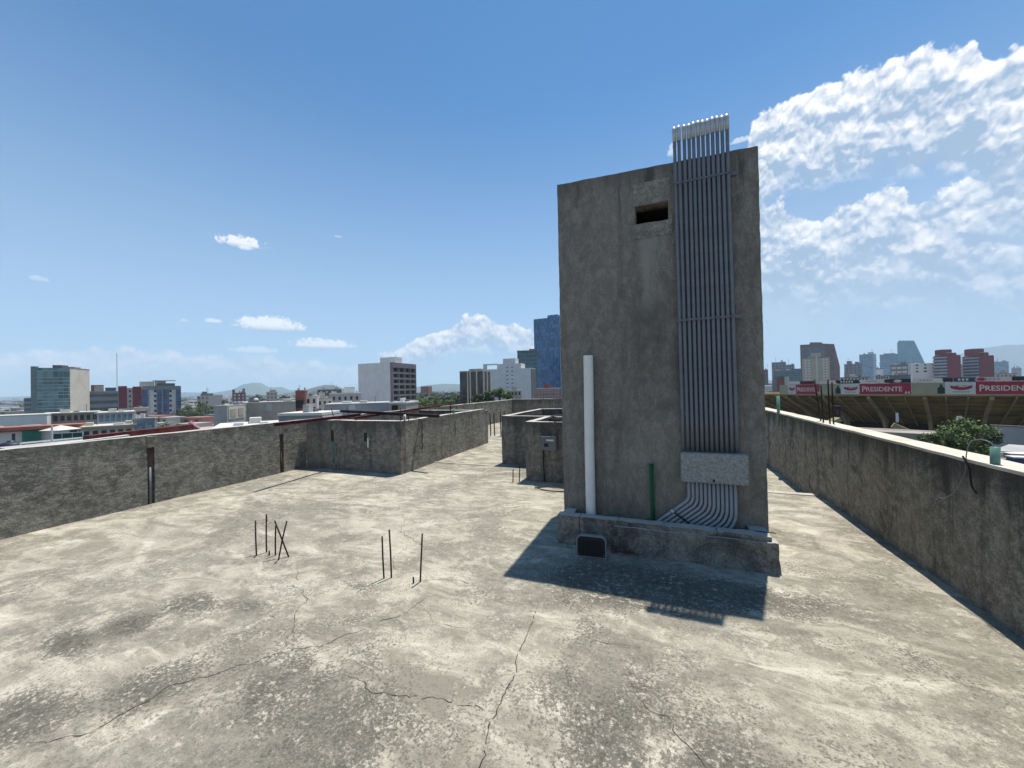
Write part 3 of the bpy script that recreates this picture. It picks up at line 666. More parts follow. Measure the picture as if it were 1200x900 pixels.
for nm, m, a, c_, pr_, ht in (('red_panel', M_redp, 138.7, 148.8, 1.2, b.z(452.5, 145)), ('stair_wall', M_cream, 148.8, 155.6, .3, hr + 1), ('red_panel', M_redp, 155.6, 165.6, 1.4, b.z(453, 160)),
                              ('glass_bay', G_apt, 166.8, 173.8, .9, hr), ('glass_bay', G_apt, 183.8, 189.3, .9, hr), ('glass_bay', G_apt, 191, 197.8, .9, hr), ('glass_bay', G_apt, 206, 212, .9, hr), ('cornice', M_bgrey, 166.8, 212, 1.1, 0)):
    if nm == 'cornice': b.box(nm, M_bgrey, b.fx(a), b.fx(c_), -pr_, -.91, b.z(456.5, 190), b.z(452.3, 190)); continue
    b.box(nm, m, b.fx(a), b.fx(c_), -pr_, -.002, 0 if nm != 'red_panel' else b.z(478, 150), ht)
b.wins('f', 1, 6, b.z(457, 180), 2.95, 1.3, M_dark, b.fx(180), b.fx(183.6), .8); b.wins('f', 1, 6, b.z(457, 200), 2.95, 1.3, M_dark, b.fx(198.0), b.fx(201.5), .8)
b.wins('f', 1, 5, b.z(457, 152), 2.95, 1.3, M_dark, b.fx(150.5), b.fx(154), .6, proud=.35)
b.box('roof_room', M_cream, b.fx(163), b.fx(180), 3, 9, b.H + .002, b.z(447, 170)); b.box('roof_room', M_white, b.fx(181), b.fx(194), 4, 8, b.H + .002, b.z(446, 188)); b.box('roof_room', M_dgrey, b.fx(184), b.fx(205), 2, 3.5, b.H + .002, b.z(449, 195)); b.box('roof_slab', M_white, b.fx(178), b.fx(206), 1.5, 9, b.z(446.3, 190), b.z(445.5, 190))
P = far(137.3, 455, 300); t_ = thing('radio_mast', 'thin pale lattice radio mast rising beside the red panelled apartment block', 'mast', (P.x, P.y, GZ)); h = far(137.3, 414, 300).z - GZ
for k in range(3):
    a = k * 2.094; bm = bmesh.new(); tube(bm, [(.5 * math.cos(a), .5 * math.sin(a), 0), (.25 * math.cos(a), .25 * math.sin(a), h)], .09, 5); obj('leg', bm, M_white, t_)
bm = bmesh.new()
for k in range(int(h / 1.2)):
    z = k * 1.2; rr = .5 - .25 * z / h; A = [(rr * math.cos(a), rr * math.sin(a), z + (0 if j % 2 else 1.2)) for j, a in enumerate((0, 2.094, 4.188))]; tube(bm, A + [A[0]], .05, 4, False)
obj('bracing', bm, M_white, t_)

# --- low buildings behind the left parapet
def low(name, label, cat, pl, pc, pr, yt, D, wall, roof, t=0, win=None, depth=None, group=None):
    b = B(name, label, cat, pl, pc, pr, yt, D, t, depth, group=group); b.body(wall, roof)
    if win: b.wins(*win)
    clutter(b, D)
    return b
low('row_building', 'long white windowless wall of a low block under the green glass office', 'building', -60, 55, 57, 485, 88, M_white, M_cream, 8, depth=8)
b = low('flat_building', 'low block under a thin white overhanging roof below the cream side wall', 'building', 50, 117, 117, 482, 98, M_tan, M_roofw, 0, depth=9); b.wins('f', 8, 2, b.H - .7, 3, 1.3, wf=.6); b.box('roof_overhang', M_roofw, -.5, b.W + .5, -1.4, 0, b.H - .15, b.H + .08)
b = low('clerestory_building', 'low building with a band of pale blue glazing under its flat roof', 'building', 113, 157, 157, 482, 82, M_white, M_roofw, 0, depth=9); b.wins('f', 6, 1, b.H - .5, 3, 1.4, G_pale, wf=.8); b.box('roof_overhang', M_roofw, -.3, b.W + .3, -1.0, 0, b.H - .15, b.H + .06)
b = low('row_building', 'cream roof hut between the red panels and the blue glazed bays', 'building', 157, 174, 174, 477, 105, M_cream, M_cream); b.wins('f', 1, 1, b.H - 1.1, 3, 1.2, M_brick, wf=.75)
b = low('courtyard_house', 'beige terrace house with a long roof slab and a row of dark doors', 'building', 93, 158, 158, 497, 64, M_cream, M_cream, 0, depth=7); b.wins('f', 6, 2, b.H - .7, 2.9, 1.5, wf=.6); b.box('roof_overhang', M_tan, -.3, b.W + .2, -.9, 0, b.H - .3, b.H + .05)
b = low('apartment_building', 'pale green grey corner house with two columns of wide dark windows', 'building', 155, 181, 184, 489, 66, M_bgrey, M_grey, 12); b.wins('f', 2, 4, b.H - .9, 1.75, 1.1, G_pale, wf=.7)
b = low('tiled_house', 'white house under a long terracotta roof with green netting on its front', 'building', -40, 92, 95, 500, 62, M_white, M_terra, 8, depth=7)
b.box('roof_tiles', M_terra, -1, b.W + .5, -1.2, 2.5, b.H, b.H + .5); b.box('netting', M_teal, b.fx(27), b.fx(49), -.6, -.5, b.H - 3, b.H - .2); b.wins('f', 1, 1, b.H - .5, 3, 1.2, x0=b.fx(12), x1=b.fx(19)); b.wins('f', 1, 1, b.H - .5, 3, 1.4, x0=b.fx(80), x1=b.fx(91), wf=.8)
# canopy, net fence, pole, tank
P = far(71, 503, 46); t_ = thing('parasol', 'white square parasol on a terrace in front of the terracotta roof', 'parasol', (P.x, P.y, P.z - 2.1), R(20))
bm = bmesh.new(); A = [bm.verts.new(q) for q in ((-1.2, -1.2, 2.05), (1.2, -1.2, 2.05), (1.2, 1.2, 2.05), (-1.2, 1.2, 2.05))]; a_ = bm.verts.new((0, 0, 2.6))
for k in range(4): bm.faces.new((A[k], A[(k + 1) % 4], a_))
bm.faces.new(A[::-1]); obj('canopy', bm, M_roofw, t_); bm = bmesh.new(); tube(bm, [(0, 0, 0), (0, 0, 2.1)], .04, 8); obj('pole', bm, M_white, t_)
P = far(61, 509, 44); P2 = far(97, 506, 44); P3 = far(61, 514.5, 44); t_ = thing('net_fence', 'dark green netting fence along the terrace edge under the white parasol', 'fence', (P.x, P.y, P3.z)); d = P2 - P
bm = bmesh.new(); bar(bm, Vector((0, 0, .28)), Vector((d.x, d.y, .40)), .04, .6); obj('netting', bm, mat('dark_green_net', (.01, .07, .045), .8), t_); bm = bmesh.new(); bar(bm, Vector((0, 0, .62)), Vector((d.x, d.y, .74)), .07, .07); obj('top_rail', bm, M_white, t_)
for k in range(4):
    bm = bmesh.new(); q = Vector((d.x, d.y, 0)) * k / 3; tube(bm, [q, q + Vector((0, 0, .66 + .04 * k))], .04, 6); obj('post', bm, M_white, t_)
P = far(61, 521, 24); t_ = thing('steel_post', 'thin white steel post standing just beyond the left parapet', 'post', (P.x, P.y, -1.9)); bm = bmesh.new(); tube(bm, [(0, 0, 0), (0, 0, far(61, 499, 24).z + 1.9)], .05, 8); obj('shaft', bm, M_white, t_); box('base_plate', M_white, t_, -.12, .12, -.12, .12, -.02, .02)
# adjoining roofs: real slabs that the clutter stands on
b = B('neighbour_house', 'grey flat roofed neighbour house right below the left parapet with white rails and a tank', 'building', -260, 100, 100, 552, 24, 0, 10); b.body(M_white, M_grey)
nz = b.H + GZ
P = far(13, 527, 26); t_ = thing('water_tank', 'squat dark blue roof water tank beyond the left end of the parapet', 'water tank', (P.x, P.y, nz))
bm = bmesh.new(); zz = P.z - nz; 
prof = [(.62, 0), (.64, zz + .30), (.62, zz + .42), (.30, zz + .52), (.18, zz + .56), (.17, zz + .63), (.02, zz + .64)]
rings = [[bm.verts.new((r_ * math.cos(a), r_ * math.sin(a), z)) for a in [k * math.pi / 12 for k in range(24)]] for r_, z in prof]
for A, C in zip(rings, rings[1:]):
    for k in range(24): bm.faces.new((A[k], A[(k + 1) % 24], C[(k + 1) % 24], C[k]))
obj('body', bm, mat('navy_tank', (.015, .02, .045), .5), t_, True); box('outlet_pipe', M_white, t_, .6, .66, -.03, .03, 0, .3)
def rail(label, p, q, w=.05, m=M_white, legs=4, zb=None, name='roof_rail', cat='rail', group='white rails on the neighbouring roofs'):
    p, q = Vector(p), Vector(q); zb = min(p.z, q.z) - 1 if zb is None else zb; t_ = thing(name, label, cat, (p.x, p.y, zb), 0, group); o = Vector((p.x, p.y, zb))
    bm = bmesh.new(); bar(bm, p - o, q - o, w, w); obj('rail', bm, m, t_)
    for k in range(legs):
        c_ = p.lerp(q, k / (legs - 1)) - o; bm = bmesh.new(); tube(bm, [(c_.x, c_.y, 0), (c_.x, c_.y, c_.z)], w * .4, 6); obj('leg', bm, m, t_)
rail('long white rail sloping past the dark blue water tank', far(24, 519.5, 26), far(99, 512.5, 32), .10, zb=nz)
rail('lower white rail just over the top of the left parapet', far(26, 525, 22), far(76, 520.5, 23), .08, zb=nz)
b = B('neighbour_house', 'neighbour roof with a long red painted edge just over the left parapet', 'building', 95, 258, 258, 517, 17, 0, 30)
def onx(px, py, x): d = ray(px, py); return CAM + d * (x / d.x)
P1, P2_ = onx(100, 515.6, -14.3), onx(224, 501.2, -14.3)
b.root.location = (-18.4, P1.y - .3, GZ); b.root.rotation_euler = (0, 0, 0); b.W, b.D = 4.0, P2_.y - P1.y + .3; b.H = min(P1.z, P2_.z) - .3 - GZ
b.body(M_tan, M_grey)
bm = bmesh.new(); bar(bm, P1, P2_, .25, .22); o = obj('roof_edge_flashing', bm, M_beam); o['label'] = 'long dark red metal edging of the neighbouring roof beyond the left parapet'; o['category'] = 'roof edging'
bm = bmesh.new(); bar(bm, P1 + Vector((.2, 0, -.16)), P2_ + Vector((.2, 0, -.10)), .3, .05); obj('white_lip', bm, M_roofw, o)
bm = bmesh.new(); bar(bm, onx(30, 527, -13), onx(150, 511.5, -13), .18, .09); tag(obj('gutter', bm, M_roofw), 'white gutter along the neighbouring roof in front of the beige terrace house', 'gutter')
b = B('gable_house', 'small house with a steep pinkish red gable roof among trees', 'building', 214, 232, 232, 503, 80, 0, 8); b.body(M_brick, M_brick)
bm = bmesh.new(); w_, d_, h_ = b.W, b.D, b.H; A = [bm.verts.new(q) for q in ((-.3, -.3, h_), (w_ + .3, -.3, h_), (w_ + .3, d_, h_), (-.3, d_, h_), (w_ * .5, -.3, h_ + 1.5), (w_ * .5, d_, h_ + 1.5))]
for f in ((0, 1, 4), (1, 2, 5, 4), (2, 3, 5), (3, 0, 4, 5)): bm.faces.new([A[i] for i in f])
obj('gable_roof', bm, mat('pink_red_tiles', (.33, .12, .11), .85), b.root); bm = bmesh.new(); bar(bm, (w_ * .5, -.4, h_ + 1.45), (w_ + .3, -.4, h_), .15, .18); obj('barge_board', bm, M_white, b.root)
b = low('tower_block', 'small dark brown tower with a thin mast above the trees', 'building', 235, 250, 250, 461, 420, M_purp, M_dgrey, 0); b.wins('f', 3, 4, b.H - 1.5, 4, 2, wf=.5); b.box('plant_room', M_dgrey, b.W * .1, b.W * .5, 2, 6, b.H + .01, b.H + 2); bm = bmesh.new(); tube(bm, [(b.W * .5, 3, b.H), (b.W * .5, 3, b.H + 7)], .25, 4); obj('mast', bm, M_grey, b.root)
b = low('tower_block', 'small reddish tower on the horizon under the distant peak', 'building', 272, 288, 288, 460, 470, M_brick, M_brick, 0); b.wins('f', 3, 3, b.H - 2, 4, 2, M_white, wf=.3); b.box('lift_tower', M_brick, 0, b.W * .2, 1, 5, b.H + .01, b.H + 4); b.box('lift_tower', M_purp, b.W * .75, b.W * .95, 1, 5, b.H + .01, b.H + 5)
b = low('tower_block', 'small beige block on the horizon right of the distant peak', 'building', 312, 325, 325, 459, 480, M_tan, M_grey, 0); b.wins('f', 3, 3, b.H - 2, 4, 2, wf=.4); b.box('plant_room', M_tan, b.W * .3, b.W * .8, 2, 6, b.H + .01, b.H + 2.5)
b = low('concrete_house', 'grey house with a cream framed window opening left of the long grey wall', 'building', 250, 266, 283, 475, 96, M_grey, M_grey, 25, None, 12); b.box('window_frame', M_cream, b.W, b.W + .15, .6, 9, b.H - 3.6, b.H - .4); b.wins('r', 2, 1, b.H - 1.0, 3, 2.0, M_tan, .8, 8.6, .75, proud=.25)
b = low('flat_building', 'low hall with a broad white flat roof and a glazed front behind the parapet', 'building', 262, 322, 322, 498, 52, M_bgrey, M_roofw, 0, depth=8); b.box('roof_overhang', M_roofw, -1.2, b.W + .6, -1.2, 8.5, b.H, b.H + .12); b.wins('f', 8, 1, b.H - .3, 3, 1.2, G_pale, wf=.75); b.box('skylight', M_roofw, b.W * .45, b.W * .7, 4, 6, b.H + .12, b.H + .9)
b = low('concrete_house', 'long grey windowless wall with a small pale patch under the distant peak', 'building', 283, 346, 346, 470, 112, M_tan, M_grey, 0, depth=12); b.box('patch', M_grey, b.fx(311), b.fx(318), -.1, 0, b.H - 2.6, b.H - .4); b.box('wall_buttress', M_tan, b.fx(283), b.fx(285), -.8, 0, 0, b.H + .1)
b = low('brick_house', 'narrow brick stair block over a dark opening at the end of the long grey wall', 'building', 346, 356, 358, 457, 118, M_brick, M_tan, 10, None, 6); b.box('opening', M_dark, .1, b.W - .1, -.15, 0, b.H - 5.5, b.H - 3.2)
b = low('white_house', 'white house with dark windows right of the narrow brick stair block', 'building', 357, 372, 374, 464, 122, M_white, M_cream, 10, None, 8); b.wins('f', 2, 2, b.H - .9, 2.6, 1.4, wf=.45)
b = low('white_house', 'small cream house with a stepped top between two white houses', 'building', 371, 390, 390, 466, 126, M_cream, M_grey, 0, None, 8); b.wins('f', 3, 2, b.H - 1.1, 2.4, 1.2, wf=.4); b.box('roof_room', M_cream, b.W * .1, b.W * .5, 2, 5, b.H + .01, b.H + 1.8)
b = low('white_house', 'wide pale grey house left of the tall white block with balconies', 'building', 386, 423, 423, 460, 130, M_grey, M_white, 0, None, 9); b.wins('f', 5, 3, b.H - 1.2, 2.7, 1.2, wf=.4); b.box('roof_room', M_white, b.W * .45, b.W * .8, 2, 6, b.H + .01, b.H + 2)
b = low('grey_house', 'dark roofed house on the skyline beside a thin aerial', 'building', 372, 400, 400, 456, 250, M_dgrey, M_grey, 0, None, 9); b.wins('f', 4, 2, b.H - 1, 3, 1.3, M_white, wf=.3); bm = bmesh.new(); tube(bm, [(b.W * .6, 3, b.H), (b.W * .6, 3, b.H + 5)], .12, 4); obj('aerial', bm, M_grey, b.root)
b = low('roof_shed', 'grey metal sided roof shed with a pale end right behind the left parapet', 'shed', 326, 377, 400, 483.5, 36, M_bgrey, M_roofw, 30, None); b.box('end_wall', M_white, b.W, b.W + .06, .05, b.D - .05, 0, b.H - .3)
b = low('grey_house', 'broad pale grey wall in front of the tall white block with a dark doorway', 'building', 380, 456, 456, 471.5, 66, M_grey, M_grey, 0, None, 9); b.wins('f', 1, 1, b.H - .1, 3, .9, M_white, b.fx(409), b.fx(416), 1)
b = low('grey_house', 'pinkish grey low block with a dark doorway under the balconies', 'building', 456, 476, 490, 471, 62, M_tan, M_white, 20, None); b.box('doorway', M_dark, b.fx(459), b.fx(466), -.1, 0, b.H - 3, b.H - .5)
# round water tanks standing on the low roofs
def roof_tank(px, py, D, r, m, lab, base):
    P = far(px, py, D); t_ = thing('water_tank', lab, 'water tank', (P.x, P.y, base), 0, 'round roof water tanks'); hh = max(.6, P.z - base); bm = bmesh.new()
    rings = [[bm.verts.new((q * r * math.cos(a), q * r * math.sin(a), z * hh)) for a in [k * math.pi / 8 for k in range(16)]] for q, z in ((.96, 0), (1, .1), (1, .72), (.75, .88), (.3, .95), (.28, 1.0), (.02, 1.0))]
    for A, C in zip(rings, rings[1:]):
        for k in range(16): bm.faces.new((A[k], A[(k + 1) % 16], C[(k + 1) % 16], C[k]))
    obj('body', bm, m, t_, True); bm = bmesh.new(); tube(bm, [(r * 1.05, 0, 0), (r * 1.05, 0, hh * .7)], .04, 5); obj('pipe', bm, M_white, t_)
for q in ((364, 460.5, 124, .6, M_dgrey, 'dark round tank on the white house right of the brick stair block'), (404, 457, 132, .6, M_white, 'white round tank on the wide pale grey house'), (70, 478.5, 100, .6, M_dgrey, 'dark round tank on the flat block below the cream side wall'),
          (132, 478.5, 84, .5, M_dgrey, 'small dark tank over the pale blue glazing band'), (170, 485.5, 68, .45, M_dgrey, 'small dark tank on the pale green grey corner house'), (300, 466.5, 114, .6, M_white, 'white round tank on the long grey windowless wall')):
    o_ = far(q[0], q[1] + 3.6, q[2]); roof_tank(*q, o_.z)
# tall white block
b = B('apartment_building', 'tall white block with a blank front and a grid of dark balconies on its side', 'building', 420, 460, 488, 424.5, 195, 36)
b.box('wall', M_white, 0, b.W - 1.6, 0, b.D, 0, b.H); b.box('parapet_band', M_purp, b.W - 1.6, b.W + .1, -.02, b.D, b.H - 2.6, b.H)
b.box('roof', M_grey, .3, b.W - .3, .3, b.D - .3, b.H + .002, b.H + .05)
b.box('back_panel', M_dark, b.W - 1.598, b.W - 1.3, .2, b.D - .2, 0, b.H - 2.6)
nb, nf, dz = 4, 13, 2.95
for k in range(nb + 1): b.box('fin', M_purp, b.W - 1.3, b.W + .05, (b.D - .5) * k / nb, (b.D - .5) * k / nb + .5, 0, b.H - 2.61)
for j in range(nf):
    z = b.H - 2.6 - dz * (j + 1)
    if z < 0: break
    for k in range(nb):
        y0 = (b.D - .5) * k / nb + .502; y1 = (b.D - .5) * (k + 1) / nb - .002
        b.box('balcony', M_purp, b.W - 1.298, b.W + .0, y0, y1, z - .25, z + .75)
b.box('roof_room', M_white, b.fx(440), b.fx(458), 4, 10, b.H + .06, b.z(418, 450)); 
for q in (441, 452, 457): bm = bmesh.new(); tube(bm, [(b.fx(q), 5, b.z(418, 450)), (b.fx(q), 5, b.z(415, 450))], .12, 4); obj('aerial', bm, M_white, b.root)
for j in range(9): b.box('ledge', M_grey, -.35, -.002, .3, 1.5, b.H - 3 - j * 3, b.H - 2.5 - j * 3)
# brown glass block
b = B('office_building', 'brown glass office block with cream vertical ribs beside the white stepped building', 'building', 539, 565, 575, 434, 175, 22)
b.box('wall', G_brown, 0, b.W, 0, b.D, 0, b.H - .5); b.box('roof', M_tan, -.1, b.W + .1, -.1, b.D + .1, b.H - .497, b.H)
for q in (548, 551, 558.5): b.box('rib', M_cream, b.fx(q), b.fx(q) + .55, -.5, -.002, 0, b.H - .1)
for k in range(3): b.box('rib', M_cream, b.W + .002, b.W + .5, b.D * (.05 + .42 * k), b.D * (.05 + .42 * k) + .6, 0, b.H - .1)
b.box('plant_room', M_tan, b.fx(548), b.fx(562), 2, 7, b.H + .002, b.z(432, 555))
# white stepped
b = B('office_building', 'white windowless building with a stepped top in front of the blue glass tower', 'building', 567, 622, 628, 431, 225, 16, None)
b.box('wall', M_white, 0, b.W, 0, b.D, 0, b.H)
b.box('step', M_white, b.fx(583), b.fx(611), .01, b.D * .8, b.H + .002, b.z(426, 600)); b.box('step', M_white, b.fx(590), b.fx(604.5), .02, b.D * .6, b.z(426, 600) + .002, b.z(420, 600))
b.box('loggia_frame', M_white, b.fx(566.5), b.fx(583) - .01, .2, 5, b.z(427.6, 575), b.z(426.4, 575)); b.box('loggia_post', M_white, b.fx(566.5), b.fx(568.5), .21, 4, b.H + .002, b.z(427.7, 575))
b.wins('f', 2, 7, b.z(430, 597), 2.4, .5, M_dgrey, b.fx(592), b.fx(603.5), .45)
b.box('side_cladding', M_dgrey, b.W + .002, b.W + .2, 0, b.D, 0, b.H - .4)
b = B('office_building', 'dark green glass block with overhanging top floors behind the white stepped building', 'building', 607, 629, 629, 411, 300, 0, 20); b.box('glass_facade', G_dgreen, 0, b.W, 0, b.D, 0, b.H); b.box('roof', M_dgrey, -.3, b.W + .3, -.3, b.D + .3, b.H + .002, b.H + .5); b.box('plant_room', G_dgreen, b.fx(621), b.fx(628), 2, 9, b.H + .502, b.z(408.5, 624))
b = B('office_tower', 'tall deep blue glass tower just left of the stair tower', 'tower', 627, 655, 668, 371, 340, 20); b.box('glass_facade', G_blue, 0, b.W, 0, b.D, 0, b.H); b.box('crown', G_blue, b.fx(642), b.fx(654), 3, 12, b.H + .002, b.z(368, 650)); b.box('corner_fin', mat('blue_metal_fin', (.03, .08, .18), .4), b.W, b.W + .5, -.5, 0, 0, b.H + .4)
b = B('apartment_building', 'low pinkish brick building with white framed windows under the blue tower', 'building', 628, 657, 657, 454.5, 150, 0, 12); b.body(mat('pink_brick', (.30, .17, .14), .9), M_cream); b.wins('f', 7, 3, b.H - .8, 2.2, 1.2, M_white, wf=.5); b.wins('f', 7, 3, b.H - .95, 2.2, .9, M_glass, wf=.3, proud=.1, name='pane'); b.box('roof_room', M_brick, b.fx(637), b.fx(645), 2, 5, b.H + .01, b.z(450.5, 641))
b = B('apartment_building', 'small beige house between trees in front of the white stepped building', 'building', 598, 611, 611, 457, 130, 0, 8); b.body(M_tan, M_cream); b.wins('f', 3, 3, b.H - .7, 2.2, 1.0, wf=.45); b.box('roof_room', M_tan, b.W * .1, b.W * .6, 1, 4, b.H + .01, b.H + 1)

# --- right skyline
M_beige = mat('warm_beige_render', (.42, .34, .24), .9, 0, .1, .1)
def tow(label, pl, pc, pr, yt, D, wall, t=0, extra=None, cat='building', name='office_tower', rows=0, cols=4, dz=4, wh=2, wm=None, depth=None, roof=None, wf=.5):
    b = B(name, label, cat, pl, pc, pr, yt, D, t, depth); b.box('wall', wall, 0, b.W, 0, b.D, 0, b.H - .6); b.box('roof', roof or M_dgrey, -.2, b.W + .2, -.2, b.D + .2, b.H - .597, b.H)
    if rows: b.wins('f', cols, rows, b.H - 2, dz, wh, wm, wf=wf)
    if extra:
        for (a, c_, y) in extra: b.box('upper_block', wall, b.fx(a), b.fx(c_), 2, b.D * .7, b.H + .002, b.z(y, (a + c_) / 2))
    clutter(b, D)
    return b
tow('dark tower sliver just right of the stair tower edge', 893, 900, 900, 433, 500, M_dgrey, rows=3, cols=2)
tow('grey blocky office with a step, leftmost on the skyline right of the stair tower', 905, 921, 921, 424, 640, M_purp, 0, None, rows=3, cols=4)
tow('smaller grey block attached beside the stepped grey office', 921, 931, 931, 427, 630, M_bgrey, rows=3, cols=3)
tow('wide dark blue glass block in front of the grey offices', 907, 941, 941, 433.5, 520, G_dgreen, 0, [(927, 940, 432)])
b = tow('curved looking red and beige low block at the left end of the stadium', 911, 919, 919, 441, 260, M_brick, 0, name='low_block', depth=10); b.box('annex', M_cream, b.W + .01, b.fx(925), 1, 8, 0, b.H - .2); b.box('annex', M_purp, b.fx(905), -.01, .5, 7, 0, b.H - 2)
def taper(label, pts, D, m, depth, name='office_tower', split=None, mside=None):
    px0 = pts[0][0]; b = B(name, label, 'tower', pts[0][0], pts[-1][0], pts[-1][0], pts[1][1], D, 0, depth)
    Pp = [(b.fx(x), 0 if i in (0, len(pts) - 1) else b.z(y, x, b.fx(x))) for i, (x, y) in enumerate(pts)]
    extr('glass_facade', Pp, 0, depth, m, b.root); return b
b = taper('brown and blue office tower with one sloping side behind the beige apartment tower', [(939, 470), (939, 404), (950, 403.5), (951, 401), (964, 401), (966, 402.5), (979, 403), (985, 429), (984.5, 470)], 560, M_brown, 40)
b.box('glass_facade', facade_mat('blue_brown_glass', (.06, .10, .15), (.13, .07, .06), 4, 4, .12, .3, .3, .3), b.fx(940.5), b.fx(968), -.8, -.002, 0, b.z(407, 950))
b.bands('f', 17, b.z(406, 976), 3.9, 1.3, M_band, b.fx(970), b.fx(979), proud=.5)
b = tow('beige apartment tower with rows of small windows in front of the brown sloping tower', 941, 972, 972, 418, 430, M_beige, 0, [(951, 963, 413.5)], name='apartment_tower'); b.wins('f', 2, 12, b.H - 2.5, 3.1, 1.3, M_white, b.fx(943), b.fx(951), .55); b.wins('f', 2, 12, b.H - 2.5, 3.1, 1.3, M_white, b.fx(964), b.fx(971.5), .55); b.box('rib', M_cream, b.fx(957), b.fx(959), -.8, -.002, 0, b.H + 2)
tow('dull purple grey tower left of the pale blue glass tower', 990, 1010, 1010, 426, 640, M_purp, 0, [(993, 999, 423)], rows=4, cols=4, wf=.4)
tow('square pale blue glass tower standing alone in the middle of the right skyline', 1008, 1023, 1028, 414.5, 760, G_pale, 20)
tow('pale glass tower left of the sail shaped one', 1032, 1052, 1052, 414.5, 820, G_pale, 0, [(1037, 1050, 414)])
taper('pale blue glass tower shaped like a sail with a sloping right edge', [(1053, 470), (1053, 402), (1055, 399), (1073, 399), (1090, 437), (1092, 470)], 840, G_sail, 45)
tow('plain white slab tower in front of the sail shaped tower', 1064, 1078, 1078, 424.5, 380, M_white, 0, None, name='apartment_tower')
b = tow('low brown and white stepped block left of the plain white slab', 1044, 1064, 1064, 427, 360, M_purp, 0, [(1056, 1063, 424)], rows=2, cols=3, wm=M_cream, wf=.8)
tow('low dark block with a flat top left of the plain white slab', 1040, 1067, 1067, 439, 300, M_dgrey, 0, None, name='low_block', depth=14)
b = tow('white low block with a grid of dark openings behind the stadium rim', 1026, 1042, 1042, 440, 290, M_cream, 0, None, name='low_block', depth=12); b.wins('f', 5, 2, b.H - 1, 2.6, 1.4, wf=.7)
tow('small white cube house above the dark openings', 1027, 1035, 1035, 431.5, 330, M_white, 0, None, name='low_block')
b = tow('long pale green white low block right of the beige tower', 984, 1019, 1019, 441.5, 270, M_cream, 0, [(996, 1002, 438.5), (1007, 1017, 440)], name='low_block', depth=12); b.wins('f', 8, 2, b.H - .9, 2.4, 1.1, wf=.6)
tow('pinkish grey house at the foot of the sail shaped tower', 1077, 1096, 1096, 436, 420, M_purp, 0, [(1080, 1088, 434)], name='low_block', rows=2, cols=4)
def red(lab, a, c_, d_, yt, ups):
    b = B('apartment_tower', lab, 'building', a, c_, d_, yt, 350, -48); b.box('wall', M_redp, 0, b.W, 0, b.D, 0, b.H)
    b.box('roof', M_redp, .2, b.W - .2, .2, b.D - .2, b.H + .002, b.H + .3)
    b.bands('l', 13, b.H - 1.0, 2.9, 1.35, mat('pale_balcony', (.33, .33, .34), .8), .02 * b.D, .97 * b.D, 'balcony', 1.2); b.bands('l', 13, b.H - 2.4, 2.9, 1.3, M_band, .03 * b.D, .96 * b.D, 'window_band', .3)
    for (x0, x1, y) in ups: b.box('upper_block', M_redp, b.W * x0, b.W * x1, .5, b.D * .6, b.H + .302, b.z(y, (c_ + d_) / 2)); b.box('cap', M_cream, b.W * x0, b.W * x1 * .9, .4, b.D * .5, b.z(y, (c_ + d_) / 2) + .002, b.z(y, (c_ + d_) / 2) + .4)
red('deep red apartment tower with pale balconies, the left one of the twins', 1095, 1110, 1127, 416.5, [(-.30, .40, 409.5), (.0, .75, 413.5)])
red('deep red apartment tower with pale balconies, the right one of the twins', 1129, 1147, 1166, 417, [(-.3, .4, 408.5), (.1, .7, 413)])
tow('hazy blue glass block right of the twin red towers', 1166, 1182, 1182, 423.5, 900, G_pale, 0)
tow('distant hazy grey block near the right border', 1186, 1197, 1197, 431, 1200, M_purp, 0, rows=2)
tow('beige low block right of the twin red towers', 1167, 1192, 1192, 437, 420, M_tan, 0, [(1172, 1180, 434)], name='low_block', rows=1, cols=5)
tow('pale low block at the right border of the skyline', 1190, 1230, 1230, 440, 430, M_cream, 0, None, name='low_block', rows=1, cols=8, depth=20)

